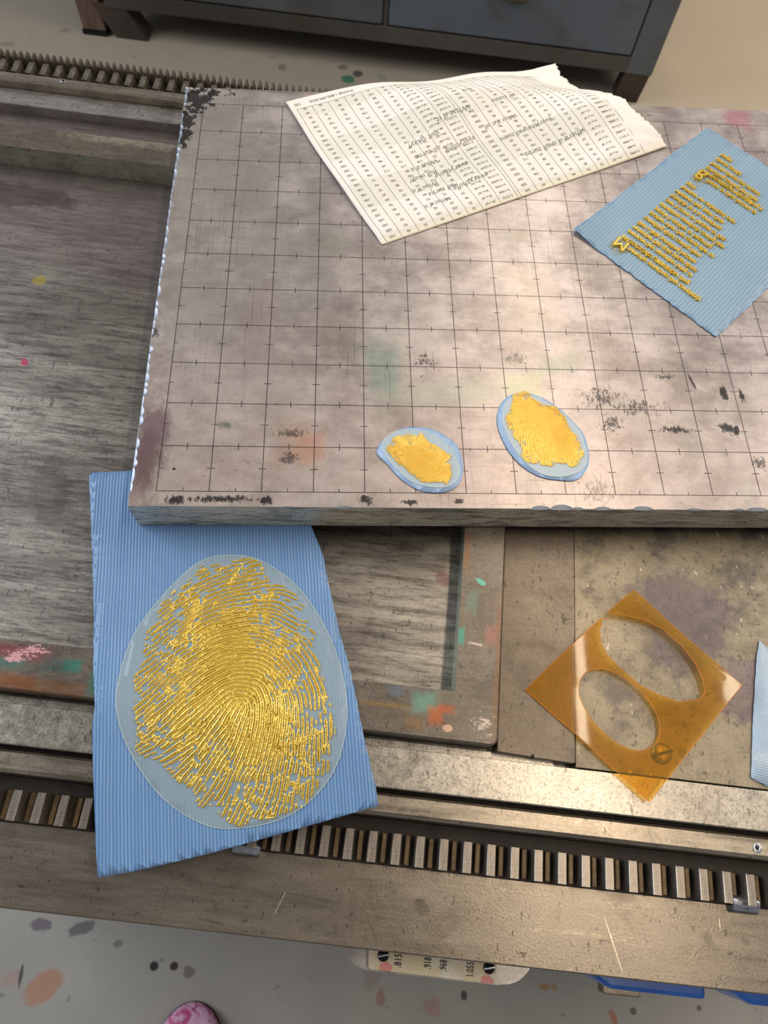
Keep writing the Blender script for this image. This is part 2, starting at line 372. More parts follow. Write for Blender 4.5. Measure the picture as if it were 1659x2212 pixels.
M_TOOTH = steel('tooth_steel', (184, 172, 158), (132, 121, 110), (30, 2, 6), .33, .75, .25, .3)
M_GREASE = steel('greasy_iron', (66, 52, 36), (10, 8, 7), (8, 8, 8), .5, .2, .5, .1, big=90, contrast=1.0)
M_TOOTH_FAR = steel('far_tooth_steel', (140, 131, 118), (88, 80, 72), (10, 3, 6), .38, .6, .3, .2)
M_CHROME = steel('bright_chrome', (214, 216, 222), (150, 153, 162), (3, 3, 30), .18, 1.0, .1, .1)
M_BODY = steel('painted_iron', (92, 94, 92), (66, 66, 64), (4, 4, 4), .5, .1, .2, 0)
M_BLACK = NT('black_oxide').fin(lin((30, 30, 32)), .35, .6)
M_INK = NT('printing_ink').fin(lin((120, 118, 108)), .7, 0)
M_INKK = NT('stamped_black').fin(lin((28, 26, 24)), .6, 0)

# ------------------------------------------------------------------ floor
def m_floor():
    t = NT('painted_concrete')
    a = t.noise(2.2, 4, .6); n = t.noise(60, 4, .7); f = t.noise(420, 3, .7); sp = t.noise(28, 3, .65)
    q = t.sep(t.P)
    col = t.mix(t.rng(a, .4, .62), lin((160, 154, 145)), lin((174, 166, 154)))
    col = t.mix(t.rng(f, .45, .7, 0, .22), col, lin((116, 112, 106)))
    col = t.mix(t.rng(sp, .66, .72, 0, .55), col, lin((92, 88, 82)))
    # tan, darker tone of the floor away from the press
    col = t.mix(t.math('MULTIPLY', t.rng(q[1], .7, 1.3), .8), col, lin((124, 112, 94)))
    def s(c, rx, ry, color, k=.8, rot=0, amp=1.2):
        nonlocal col
        col = t.stain(col, c, rx, ry, lin(color), k, rot, amp, n, False, .3, .1)
    s((-0.31533,-0.32489), .036, .022, (176, 128, 100), .9, .5); s((-0.36100,-0.31431), .020, .012, (170, 136, 122), .6, .4)
    s((-0.33267,-0.24917), .020, .010, (96, 84, 92), .8); s((-0.27559,-0.25464), .024, .011, (92, 82, 90), .8, .4)
    s((-0.34913,-0.31080), .003, .020, (70, 66, 62), .9); s((-0.16728,-0.30413), .008, .008, (34, 30, 30), 1, 0, .2)
    s((-0.13953,-0.30488), .008, .007, (52, 40, 32), 1, 0, .3); s((-0.11877,-0.31328), .012, .010, (104, 94, 84), .8)
    s((-0.22102,-0.27499), .008, .006, (100, 96, 90), .7); s((0.15209,-0.35088), .008, .016, (160, 104, 84), .6)
    s((0.22579,-0.36404), .018, .016, (176, 122, 108), .5); s((0.27077,-0.35154), .006, .008, (66, 64, 54), .9, 0, .3)
    s((0.38718,-0.34479), .009, .005, (164, 122, 62), .8); s((0.40260,-0.34579), .006, .005, (164, 122, 62), .7)
    s((0.48277,-0.38542), .006, .014, (176, 108, 74), .8, .3); s((0.51302,-0.37750), .006, .006, (70, 66, 58), .8, 0, .4)
    s((0.13797,-0.32822), .018, .018, (150, 124, 116), .4, 0, 2); s((0.60970,-0.37702), .005, .005, (84, 78, 70), .8, 0, .4)
    s((0.10526,1.60691), .022, .020, (38, 92, 66), .95, 0, .6); s((0.12990,1.62983), .016, .018, (52, 50, 48), .9, 0, .8)
    s((0.09109,1.65057), .018, .012, (74, 70, 66), .7); s((-0.06093,1.64220), .014, .016, (84, 80, 74), .7)
    s((0.19216,1.62142), .018, .014, (86, 106, 92), .5); s((-0.08582,1.68021), .016, .010, (124, 84, 80), .5)
    s((-0.74254,1.68490), .024, .012, (104, 90, 70), .6); s((-0.61477,1.74725), .020, .012, (98, 86, 70), .6)
    s((0.05119,1.55291), .02, .02, (88, 86, 82), .5); s((-0.43051,1.65648), .01, .008, (116, 82, 70), .5)
    t.bump(f, .15, .002)
    return t.fin(col, .62, 0)
fl = mesh('floor', [(-6, -4, -.9), (7, -4, -.9), (7, 8, -.9), (-6, 8, -.9)], [(0, 1, 2, 3)], m_floor())
fl['kind'] = 'structure'

# ------------------------------------------------------------------ the press
press = empty('proof_press', (0, 0, 0), RZ)
tag(press, 'grey steel flatbed proof press with toothed racks along both sides', 'printing press')
U0, U1 = -.42, .80
ZB = -.0385
box('bed', U0, U1, -.1022, .2933, -.056, ZB, M_BED, press)
profile('bed_rail', [(-.1200, -.0307), (-.1205, -.0312), (-.1205, -.056), (-.1024, -.056), (-.1024, -.0310), (-.1026, -.0307)], U0, U1, M_RAIL, press)
profile('bed_rail', [(.2933, -.0312), (.2937, -.0307), (.3084, -.0307), (.3084, -.056), (.2933, -.056)], U0, U1, M_RAIL_FAR, press)
profile('guide_bar', [(-.1218, -.0375), (-.1224, -.0350), (-.1236, -.0338), (-.1305, -.0338), (-.1322, -.0350), (-.1326, -.0390), (-.1326, -.056), (-.1218, -.056)], U0, U1, M_BAR, press)
o = profile('guide_bar', [(.3087, -.0256), (.3092, -.0250), (.3168, -.0250), (.3173, -.0256), (.3173, -.056), (.3087, -.056)], U0, U1, M_BAR, press)
box('groove_floor', U0, U1, -.1218, -.1205, -.056, -.0440, M_GREASE, press)
# drilled oil holes in the guide bars
for (c, z, nm) in (((0.29970,-0.12757), -.0338, 'a'), ((-0.14526,0.31528), -.025, 'b')):
    bm = bmesh.new(); N = 20; r = .0021 if nm == 'a' else .0018
    ring = lambda rr, zz: [bm.verts.new((c[0]+rr*math.cos(2*math.pi*i/N), c[1]+rr*math.sin(2*math.pi*i/N), zz)) for i in range(N)]
    a, b, d = ring(r*1.0, z+.00005), ring(r*.8, z+.00025), ring(r*.45, z+.00006)
    for i in range(N):
        j = (i+1) % N; bm.faces.new((a[i], a[j], b[j], b[i])); bm.faces.new((b[i], b[j], d[j], d[i]))
    bm.faces.new(d)
    rim = from_bm('oil_cup', bm, M_CHROME, press, True)
    bm = bmesh.new(); bm.faces.new([bm.verts.new((c[0]+r*.44*math.cos(2*math.pi*i/N), c[1]+r*.44*math.sin(2*math.pi*i/N), z+.0001)) for i in range(N)])
    from_bm('oil_hole', bm, M_BLACK, rim)
# body under the bed
box('pedestal', U0, U1, -.165, .322, -.86, -.0562, M_BODY, press, .004)
box('foot', U0, U1, -.160, .318, -.90, -.8602, M_BODY, press)
# apron plate along the near side
profile('apron_plate', [(-.1526, -.0500), (-.1862, -.0500), (-.1868, -.0506), (-.1868, -.0556), (-.1526, -.0556)], U0, U1, M_APRON, press)
# near rack
bm = bmesh.new(); add_box(bm, U0, U1, -.1524, -.1328, -.0560, -.0497)
for i in range(-14, 60):
    u = -.0399 + i*.01093
    if u < .42: add_box(bm, u+.0042, u+.0066, -.1515, -.1388, -.0498, -.0462, .0004, 1)
for f in bm.faces:
    if f.calc_center_median().z > -.0475: f.material_index = 1
rack = from_bm('gear_rack', bm, M_GREASE, press); rack.data.materials.append(steel('rusty_root', (150, 126, 88), (70, 54, 36), (8, 2, 8), .45, .3, .5, 0, big=120, contrast=.9))
def tooth(name, wt, wb, h, v0, v1, z0, mat, parent, lean=0, peak=0.0):
    vs = []
    for v, e in ((v0, 0), (v1, 0)):
        vs += [(-wb/2, v, z0), (wb/2, v, z0), (wb*.36, v, z0+h*.45), (wt/2, v, z0+h-.0003), (wt/2-.0003, v, z0+h), (-wt/2+.0003, v, z0+h), (-wt/2, v, z0+h-.0003), (-wb*.36, v, z0+h*.45)]
    vs[12] = (vs[12][0], vs[12][1]-.0003, vs[12][2]); vs[13] = (vs[13][0], vs[13][1]-.0003, vs[13][2])
    n = 8; fs = [tuple(range(n)), tuple(range(2*n-1, n-1, -1))] + [(i, i+n, (i+1) % n+n, (i+1) % n) for i in range(n)]
    return mesh(name, vs, fs, mat, parent)
t0 = None; PN = .01093
for i in range(-14, 60):
    u = -.0399 + i*PN
    if u > .42: break
    if t0 is None: t0 = tooth('rack_tooth', .0040, .0060, .0088, -.1517, -.1385, -.0498, M_TOOTH, rack); t = t0
    else: t = t0.copy(); COL.objects.link(t); t.parent = rack
    t.location = (u, 0, 0)
# roller studs showing under the rack
for c in ((0.06604,-0.15313), (0.29692,-0.15323)):
    bm = bmesh.new()
    bmesh.ops.create_cone(bm, cap_ends=True, segments=48, radius1=.0042, radius2=.0042, depth=.0128, matrix=Matrix.Translation((c[0]+.001, -.1512, -.0490)) @ Matrix.Rotation(math.pi/2, 4, 'Y'))
    es = [e for e in bm.edges if abs(e.verts[0].co.x-e.verts[1].co.x) < 1e-6]
    bmesh.ops.bevel(bm, geom=es, offset=.0005, segments=2, affect='EDGES')
    from_bm('roller_stud', bm, M_CHROME, press)
# far rack: broad teeth in front, fine pointed teeth behind
frack = box('gear_rack', U0, U1, .3175, .3392, -.056, -.0343, M_GREASE, press)
a0 = b0 = None
for i in range(-18, 60):
    u = -.1519 + i*.00997
    if u > .13: break
    if a0 is None: a0 = tooth('broad_tooth', .0040, .0078, .0092, .3190, .3312, -.0345, M_TOOTH_FAR, frack); t = a0
    else: t = a0.copy(); COL.objects.link(t); t.parent = frack
    t.location = (u, 0, 0)
for i in range(-36, 64):
    u = -.1532 + i*.00474
    if u > .16: break
    if b0 is None: b0 = tooth('fine_tooth', .0013, .0040, .0112, .3312, .3385, -.0345, M_TOOTH_FAR, frack); t = b0
    else: t = b0.copy(); COL.objects.link(t); t.parent = frack
    t.location = (u, 0, 0)
# filler strip between frame and rail, ends short of the bar
profile('filler_strip', [(-.0985, -.0385), (-.0985, -.0345), (-.0989, -.0341), (-.1021, -.0341), (-.1021, -.0385)], U0, (0.20497,-0.10102)[0], M_RAIL, press)
# deck plate on the right
DU = .2144
deck = box('deck_plate', DU, U1, -.1020, .2925, -.0384, -.0300, M_DECK, press, .0003)
sc = (0.25575,-0.09119)
bm = bmesh.new(); N = 48; r = .0049
sa = math.radians(14)
prof = [(r, -.0301), (r, -.0290), (r*.9, -.0284), (r*.55, -.0280), (0, -.0279)]
rings = []
for rr, zz in prof[:-1]: rings.append([bm.verts.new((sc[0]+rr*math.cos(2*math.pi*i/N), sc[1]+rr*math.sin(2*math.pi*i/N), zz)) for i in range(N)])
top = bm.verts.new((sc[0], sc[1], -.0279))
for k in range(len(rings)-1):
    for i in range(N): j = (i+1) % N; bm.faces.new((rings[k][i], rings[k][j], rings[k+1][j], rings[k+1][i]))
for i in range(N): bm.faces.new((rings[-1][i], rings[-1][(i+1) % N], top))
scr = from_bm('screw_head', bm, M_TOOTH, deck, True)
slot = box('screw_slot', -.0049, .0049, -.0007, .0007, -.0290, -.02775, M_BLACK, scr); slot.location = (sc[0], sc[1], 0); slot.rotation_euler = (0, 0, math.radians(20))

# gauge plate with the depth numbers on the near side
zg = -.075
gp = prism('gauge_bracket', [(0.11569,-0.18669),(0.11673,-0.19137),(0.11956,-0.19451),(0.12338,-0.19697),(0.12812,-0.19801),(0.13713,-0.19807),(0.19014,-0.19819),(0.19651,-0.19739),(0.20131,-0.19543),(0.20478,-0.19228),(0.20629,-0.19006),(0.20666,-0.18640)], -.0800, -.0780, M_RAIL_FAR, press, .0003)
def m_gauge():
    t = NT('gauge_enamel'); n = t.noise(90, 4, .7); n2 = t.noise(420, 4, .75)
    col = t.mix(t.rng(n, .4, .62), lin((214, 196, 158)), lin((222, 212, 196)))
    col = t.mix(t.rng(n2, .60, .72, 0, .6), col, lin((140, 120, 92)))
    for c in ((0.13713,-0.19563), (0.18531,-0.19619)):
        col = t.stain(col, c, .0035, .0026, lin((214, 116, 110)), .8, 0, 1.0, n2, False, .25)
    return t.fin(col, .45, 0)
gpl = prism('gauge_plate', [(0.12809,-0.18325),(0.12935,-0.19639),(0.13052,-0.19702),(0.18842,-0.19737),(0.18949,-0.19671),(0.18961,-0.18295)], -.0778, zg, m_gauge(), press, .0004)
for c in ((0.13569,-0.19078), (0.18598,-0.19096)):
    bm = bmesh.new(); bmesh.ops.create_uvsphere(bm, u_segments=24, v_segments=12, radius=.0027, matrix=Matrix.Translation((c[0], c[1], zg+.0002)) @ Matrix.Diagonal((1, 1, .62, 1)))
    s_ = from_bm('gauge_screw', bm, M_BLACK, gpl, True)
    q = box('screw_slot', -.0026, .0026, -.0003, .0003, zg+.0012, zg+.00195, M_CHROME, s_); q.location = (c[0], c[1], 0); q.rotation_euler = (0, 0, .25)
for txt, pa, pb in (('.815', (0.14452,-0.19510), (0.14443,-0.18947)), ('.918', (0.15846,-0.19431), (0.15854,-0.18961)), ('.968', (0.16593,-0.19452), (0.16605,-0.18982)), ('1.055', (0.17871,-0.19571), (0.17883,-0.18952))):
    vs, fs, w = text_mesh(txt, 1.0, 0, .012)
    k = (pb[1]-pa[1])/w; hx = .0034/.7
    mesh('number', [(pa[0]-y*hx, pa[1]+x*k, zg+.00012) for x, y, z in vs], fs, M_INKK, gpl)
box('bracket_rod', *(lambda a, b: (a[0], b[0], a[1], a[1]+.03))((0.31430,-0.22311), (0.34251,-0.22128)), -.312, -.300, M_BAR, press, .001)

# ------------------------------------------------------------------ chase (iron frame) on the bed
def rrect(x0, x1, y0, y1, r, n=6):
    p = []
    for cx, cy, a in ((x1-r, y1-r, 0), (x0+r, y1-r, 90), (x0+r, y0+r, 180), (x1-r, y0+r, 270)):
        for i in range(n+1):
            t = math.radians(a+90*i/n); p.append((cx+r*math.cos(t), cy+r*math.sin(t)))
    return p
out = rrect(-.36, .1760, -.0975, .2640, .0032); inn = rrect(-.335, .1550, -.0752, .2438, .0007)
bm = bmesh.new(); n = len(out)
ZT, ZL = -.0227, ZB+.0001
def lay(P, z): return [bm.verts.new((p[0], p[1], z)) for p in P]
def shrink(P, d):
    cx = sum(p[0] for p in P)/len(P); cy = sum(p[1] for p in P)/len(P)
    return [(p[0]-math.copysign(d, p[0]-cx), p[1]-math.copysign(d, p[1]-cy)) for p in P]
L = [lay(out, ZL), lay(out, ZT-.0006), lay(shrink(out, .0006), ZT), lay(shrink(inn, -.0003), ZT), lay(inn, ZT-.0003), lay(inn, ZL)]
for k in range(6):
    A, B = L[k], L[(k+1) % 6]
    for i in range(n):
        j = (i+1) % n; f = bm.faces.new((A[i], A[j], B[j], B[i]))
        if k == 4: f.material_index = 1
chase = from_bm('chase', bm, M_CHASE); chase.data.materials.append(M_CHASE_IN)
chase.rotation_euler = (0, 0, RZ)
tag(chase, 'rectangular iron frame smeared with teal, orange and pink paint, lying on the press bed', 'frame')
# loose flat bar right of the chase
bar = prism('flat_bar', [(.1768, -.0988), (.1774, -.0994), (.1930, -.1000), (.1938, -.0990), (.1946, -.1002), (.2130, -.1008), (.2140, -.1000), (.2141, .28), (.1768, .28)], ZB+.0001, -.0285, M_STRIP, None, .0005)
bar.rotation_euler = (0, 0, RZ)
tag(bar, 'flat brown-grey steel bar with a notched end, lying right of the iron frame', 'metal bar')

# ------------------------------------------------------------------ engraved base plate
X0, X1, Y0, Y1, TH = -.0128, .445, -.0084, .2949, .0217
def chips(length, spec, seed, density=0, dmin=.0004, dmax=.0012, wmin=.002, wmax=.006):
    rr = random.Random(seed); L = list(spec); s = 0
    while density and s < length:
        w = rr.uniform(wmin, wmax)
        if rr.random() < density: L.append((s+w, w, rr.uniform(dmin, dmax)))
        s += w*1.7
    def f(s):
        d = .00026
        for c, w, k in L:
            q = (s-c)/w
            if abs(q) < 1: d = max(d, k*math.sqrt(1-q*q))
        return d
    return f
near = [((0.09134,-0.00717)[0]-X0, .0042, .0011), ((0.06358,-0.00739)[0]-X0, .003, .0006), ((0.18927,-0.00769)[0]-X0, .0048, .0020), ((0.19993,-0.00684)[0]-X0, .0056, .0026), ((0.20809,-0.00755)[0]-X0, .0030, .0013), ((0.22086,-0.00745)[0]-X0, .0042, .0016), ((0.24133,-0.00730)[0]-X0, .0052, .0020), ((0.26810,-0.00761)[0]-X0, .0042, .0010), ((0.29108,-0.00744)[0]-X0, .0030, .0010), ((0.30094,-0.00685)[0]-X0, .0056, .0018)]
fn = chips(X1-X0, near, 3, .35, .0002, .0005)
fl_ = chips(Y1-Y0, [], 5, .85, .0009, .0021, .0022, .0050)
ff = chips(X1-X0, [], 9, .4, .0002, .0006, .001, .004)
top, low = [], []
def walk(x0, y0, x1, y1, f, nx, ny):
    L_ = math.hypot(x1-x0, y1-y0); n = int(L_/.0006)
    for i in range(n):
        s = L_*i/n; e = min(1, s/.0012, (L_-s)/.0012) if 0 < i else .1
        t_ = i/n; d = f(s)
        x, y = x0+(x1-x0)*t_, y0+(y1-y0)*t_
        top.append((min(max(x+nx*d, X0+.00015), X1-.00015), min(max(y+ny*d, Y0+.00015), Y1-.00015), d)); low.append((x, y))
walk(X0, Y0, X1, Y0, fn, 0, 1)
walk(X1, Y0, X1, Y1, lambda s: .0002, -1, 0)
walk(X1, Y1, X0, Y1, lambda s: ff(s), 0, -1)
walk(X0, Y1, X0, Y0, lambda s: fl_(s), 1, 0)
bm = bmesh.new()
vt = [bm.verts.new((p[0], p[1], 0)) for p in top]
vm = [bm.verts.new((q[0], q[1], -min(.0022, .0001+p[2]*.38))) for p, q in zip(top, low)]
vb = [bm.verts.new((q[0], q[1], -TH)) for q in low]
n = len(vt)
bm.faces.new(vt)
for i in range(n):
    j = (i+1) % n
    f = bm.faces.new((vm[i], vm[j], vt[j], vt[i])); f.material_index = 2
    f = bm.faces.new((vb[i], vb[j], vm[j], vm[i])); f.material_index = 1
bm.faces.new(vb[::-1])
base = from_bm('base_plate', bm, M_PLATE); base.data.materials.append(M_PLATE_SIDE); base.data.materials.append(M_CHIP)
tag(base, 'thick steel mounting base engraved with an inch grid, its edges chipped', 'metal plate')
vs, fs, w = text_mesh('16  13', 1.0, 0, .004); c = (0.29845,0.28691)
mesh('stamped_number', [(c[0]-x*.0042, c[1]-y*.0042, .00006) for x, y, z in vs], fs, NT('stamped_grey').fin(lin((104, 92, 88)), .6, .2), base)

# ------------------------------------------------------------------ catalogue page
PB = np.array([.1132, .1624]); E1 = np.array([.8992, .4375]); E2 = np.array([-.452, .892])
def sst(a, b, x):
    t = min(1, max(0, (x-a)/(b-a))); return t*t*(3-2*t)
def pagez(a, b, y):
    z = .0016 + .0052*math.exp(-((y-.283)/.03)**2)*sst(.02, .12, a)*(1-.5*sst(.17, .22, a))
    dr = .030 - .0085*math.exp(-((a-.14)/.045)**2)
    z -= dr*sst(.288, .365, y)*(1+.25*(1-sst(0, .07, a)))
    z -= .0012*sst(.010, 0, b)                       # rolled down at the fold
    z += .0007*math.sin(a*70+b*22)*sst(0, .03, b) + .0005*math.sin(a*31-b*90)*sst(0, .03, b)
    return z
ar_b = [0, .02, .04, .055, .08, .1, .12, .1335]; ar_a = [.2096, .2085, .2060, .2055, .2120, .2150, .2160, .2195]
def page(a, b, lift=0.0):
    y = PB[1]+a*E1[1]+b*E2[1]; x = PB[0]+a*E1[0]+b*E2[0]
    bow = .0016*math.sin(math.pi*min(1, b/.1335))*max(0, 1-a/.05)
    z = pagez(a, b, y)
    if y < Y1+.001: z = max(z, .0007)
    return (x-bow*.9, y-bow*.44, z+lift)
NA, NB = 150, 96; vs = []; uvs = []
rr = random.Random(4); jag = [rr.gauss(0, .0006) for _ in range(NB+1)]
for j in range(NB+1):
    b = .1335*j/NB; aR = float(np.interp(b, ar_b, ar_a))+jag[j]*(0 if j in (0,) else 1)
    for i in range(NA+1):
        a = aR*i/NA; p = page(a, b)
        cr = .0012*sst(.188, .206, a)*math.sin(b*210+a*160)*math.sin(b*97)     # crumpled torn margin
        vs.append((p[0], p[1], p[2]+abs(cr))); uvs.append((a, b))
fs = [(j*(NA+1)+i, j*(NA+1)+i+1, (j+1)*(NA+1)+i+1, (j+1)*(NA+1)+i) for j in range(NB) for i in range(NA)]
def m_paper():
    t = NT('newsprint'); uvn = t.n('ShaderNodeUVMap'); q = t.sep(uvn.outputs[0])
    f = t.noise(500, 3, .6); n = t.noise(14, 3, .6)
    col = t.mix(t.rng(n, .35, .65), lin((238, 229, 217)), lin((242, 234, 224)))
    # alternate grey-tinted bands of five rows, within the ruled table
    ph = t.math('FRACT', t.math('DIVIDE', t.math('ADD', q[1], .0160), .0436))
    bnd = t.math('LESS_THAN', ph, .5)
    ina = t.math('MULTIPLY', t.math('GREATER_THAN', q[0], .0035), t.math('LESS_THAN', q[0], .1935))
    inb = t.math('LESS_THAN', q[1], .1238)
    col = t.mix(t.math('MULTIPLY', t.math('MULTIPLY', bnd, ina), t.math('MULTIPLY', inb, .8)), col, lin((226, 220, 205)))
    # handling has yellowed the fold and the printed middle
    col = t.mix(t.rng(q[1], .006, .0, 0, .5), col, lin((236, 216, 176)))
    col = t.mix(t.math('MULTIPLY', f, .08), col, lin((150, 140, 120)))
    t.bump(t.noise(160, 3, .6), .1, .0004)
    return t.fin(col, .85, 0)
pg = mesh('catalogue_page', vs, fs, m_paper(), None, True)
ul = pg.data.uv_layers.new(name='UVMap')
for lp in pg.data.loops: ul.data[lp.index].uv = uvs[lp.vertex_index]
md = pg.modifiers.new('thickness', 'SOLIDIFY'); md.thickness = .0005; md.offset = -1
tag(pg, 'torn cream catalogue page printed with number columns, lying upside down on the gridded steel base', 'paper')
pv, pf = [], []
def put(vs_, fs_, fn):
    o_ = len(pv); pv.extend(fn(v) for v in vs_); pf.extend(tuple(i+o_ for i in f_) for f_ in fs_)
def word(txt, a, b, size, shear=0, offset=0, anchor='c', ang=0):
    vs_, fs_, w_ = text_mesh(txt, size, shear, offset)
    ox = w_/2 if anchor == 'c' else 0
    ca, sa_ = math.cos(ang), math.sin(ang)
    def m(v):
        x, y = v[0]-ox, v[1]
        return page(a-(x*ca-y*sa_), b-(x*sa_+y*ca), .00012)
    put(vs_, fs_, m)
SEP = [.0035, .0141, .0254, .0370, .0486, .0597, .0700, .0830, .0953, .0975, .1097, .1216, .1327, .1442, .1557, .1648, .1797, .1925]
def rule(a0, b0, a1, b1, w=.00011):
    n_ = 60; da, db = a1-a0, b1-b0; L_ = math.hypot(da, db); px, py = -db/L_*w, da/L_*w
    o_ = len(pv)
    for i in range(n_+1):
        t_ = i/n_
        pv.append(page(a0+da*t_+px, b0+db*t_+py, .00011)); pv.append(page(a0+da*t_-px, b0+db*t_-py, .00011))
    pf.extend((o_+2*i, o_+2*i+1, o_+2*i+3, o_+2*i+2) for i in range(n_))
for s in SEP: rule(s, .0006, s, .1238)
rule(.0035, .1238, .1925, .1238)
rows = 28; RP = .1220/27.6
QTY = [100, 200] + [100]*10 + [100, 100, 100, 50, 100, 50, 100, 100, 100, 50, 50, 100, 50, 50, 50, 50]
QTY = [100, 200, 100, 100, 100, 100, 100, 100, 100, 100, 100, 100, 100, 100, 100, 60, 100, 60, 100, 100, 100, 60, 60, 100, 60, 60, 60, 60]
C1 = [68, 97, 57, 62, 66, 76, 64, 67, 75, 94, 71, 106, 66, 80, 69, 57, 63, 66, 66, 101, 114, 63, 70, 120, 67, 75, 79, 66]
C2 = [62, 103, 61, 67, 69, 80, 57, 70, 80, 100, 76, 113, 69, 86, 96, 61, 68, 69, 91, 107, 121, 67, 74, 126, 70, 80, 84, 91]
C3 = [66, 109, 65, 70, 73, 84, 61, 74, 64, 106, 80, 119, 73, 90, 100, 66, 94, 75, 97, 114, 129, 71, 79, 136, 74, 84, 89, 97]
SN1 = ['S-15125', 'S-11005', 'S-11006', 'S-16438', 'S-15126', 'S-15127', 'S-16439', 'S-15128', 'S-16440', 'S-11007', 'S-16441', 'S-11008', 'S-16442', 'S-11009', 'S-15129', 'S-16444', 'S-12213', 'S-11013', 'S-15129', 'S-16445', 'S-16446', 'S-16447', 'S-16448', 'S-11014', 'S-15130', 'S-15131', 'S-16449', 'S-16450']
SZ1 = ['28 x 40"', '30 x 30"', '30 x 36"', '30 x 40"', '30 x 42"', '30 x 48"', '30 x 60"', '32 x 32"', '32 x 40"', '32 x 60"', '36 x 36"', '36 x 48"', '36 x 54"', '36 x 60"', '38 x 42"', '38 x 65"', '40 x 42"', '40 x 48"', '40 x 54"', '40 x 60"', '44 x 60"', '44 x 96"', '46 x 36"', '46 x 60"', '48 x 48"', '48 x 60"', '50 x 48"', '54 x 60"']
SN2 = ['S-10983', 'S-6489', 'S-10984', 'S-15117', 'S-10985', 'S-15118', 'S-10986', 'S-10987', 'S-10988', 'S-10989', 'S-6796', 'S-5346', 'S-14464', 'S-10991', 'S-10992', 'S-15119', 'S-10993', 'S-10994', 'S-6797', 'S-15118', 'S-10995', 'S-16434', 'S-15138', 'S-15139', 'S-10996', 'S-16435', 'S-16436', 'S-10997']
SZ2 = ['14 x 20"', '14 x 24"', '14 x 30"', '15 x 18"', '15 x 20"', '15 x 24"', '15 x 30"', '16 x 16"', '16 x 18"', '16 x 20"', '16 x 24"', '16 x 28"', '16 x 30"', '16 x 36"', '18 x 18"', '18 x 20"', '18 x 24"', '18 x 28"', '20 x 40"', '20 x 42"', '20 x 44"', '20 x 48"', '22 x 36"', '24 x 24"', '24 x 30"', '24 x 36"', '24 x 42"', '24 x 48"']
rr = random.Random(11)
for r_ in range(rows):
    b = .0022+.0018 + r_*RP
    if b > .1235: break
    cells = [str(QTY[r_]), str(C1[r_]), str(C2[r_]), str(C3[r_]), str(66+(r_*37) % 71), str(22+(r_*11) % 30), SZ1[r_], SN1[r_], None,
             rr.choice(['500', '500', '250']), str(60+(r_*23) % 60), str(62+(r_*29) % 55), str(66+(r_*31) % 50), str(70+(r_*17) % 60), str(22+(r_*7) % 60), SZ2[r_], SN2[r_]]
    for k, tx in enumerate(cells):
        if tx is None: continue
        ac = (SEP[k]+SEP[k+1])/2
        word(tx, ac, b, .0026 if k not in (6, 7, 15, 16) else .0023, 0, .008)
word('135', .0060, .1290, .0033, 0, .012)
word('PHONE 1-800-295-5510', .0300, .1290, .0031, 0, .012)
PEN = [('out', .118, .0965, .0062), ('What if it', .1055, .080, .0066), ('all turns', .141, .080, .0060), ('out okay?', .0770, .0690, .0060), ('What if it all', .131, .0620, .0050),
       ('all turns', .0720, .0585, .0058), ('everything', .0960, .0560, .0054), ('What if it', .0650, .0500, .0050), ('everything all turns', .150, .0500, .0052), ('out okay?', .0600, .0420, .0050),
       ('everything', .0820, .0400, .0060), ('What if it', .0560, .0330, .0048), ('all turns', .0640, .0270, .0058), ('everything', .0880, .0260, .0062), ('What if it', .0560, .0180, .0048), ('where if it all turns', .165, .0330, .0062)]
for tx, a, b, sz in PEN: word(tx, a, b, sz, .35, -.006, 'l', .06)
o = mesh('printed_table', pv, pf, M_INK, pg)
# ------------------------------------------------------------------ photopolymer plates
def poly_sdf(poly, X, Y):
    """signed distance, positive inside"""
    d = np.full(X.shape, 1e9); ins = np.zeros(X.shape, bool)
    P_ = np.array(poly); n_ = len(P_)
    for i in range(n_):
        x0, y0 = P_[i]; x1, y1 = P_[(i+1) % n_]
        ex, ey = x1-x0, y1-y0; t_ = np.clip(((X-x0)*ex+(Y-y0)*ey)/(ex*ex+ey*ey+1e-15), 0, 1)
        d = np.minimum(d, np.hypot(X-x0-t_*ex, Y-y0-t_*ey))
        c = ((y0 > Y) != (y1 > Y)) & (X < (x1-x0)*(Y-y0)/(y1-y0+1e-15)+x0); ins ^= c
    return np.where(ins, d, -d)
def ridges(nx, ny, theta, period, seed, iters=6):
    """oriented-filter synthesis of fingerprint ridges on an ny x nx grid"""
    rg = np.random.RandomState(seed); im = rg.randn(ny, nx)*.5
    K = int(period*1.6); ky, kx = np.mgrid[-K:K+1, -K:K+1]; env = np.exp(-(kx**2+ky**2)/(2*(period*.55)**2))
    NO = 14; FK = []
    for k in range(NO):
        a = math.pi*k/NO; d = -kx*math.sin(a)+ky*math.cos(a); al = kx*math.cos(a)+ky*math.sin(a)
        g = np.exp(-d**2/(2*(period*.48)**2)-al**2/(2*(period*.75)**2))*np.cos(2*math.pi*d/period)
        g -= g.mean()*0; g -= env*(g.sum()/env.sum()); g /= np.abs(g).sum()
        pad = np.zeros((ny, nx)); pad[:2*K+1, :2*K+1] = g; pad = np.roll(pad, (-K, -K), (0, 1)); FK.append(np.fft.rfft2(pad))
    idx = theta/math.pi*NO; i0 = np.floor(idx).astype(int) % NO; fr = idx-np.floor(idx); i1 = (i0+1) % NO
    for it in range(iters):
        F = np.fft.rfft2(im); new = np.zeros_like(im)
        for k in range(NO):
            w = np.where(i0 == k, 1-fr, 0)+np.where(i1 == k, fr, 0)
            if w.max() <= 0: continue
            new += w*np.fft.irfft2(F*FK[k], s=(ny, nx))
        im = np.tanh(new/np.maximum(np.abs(new).mean(), 1e-9)*.75)
    return new/np.maximum(np.abs(new).mean(), 1e-9)*.5
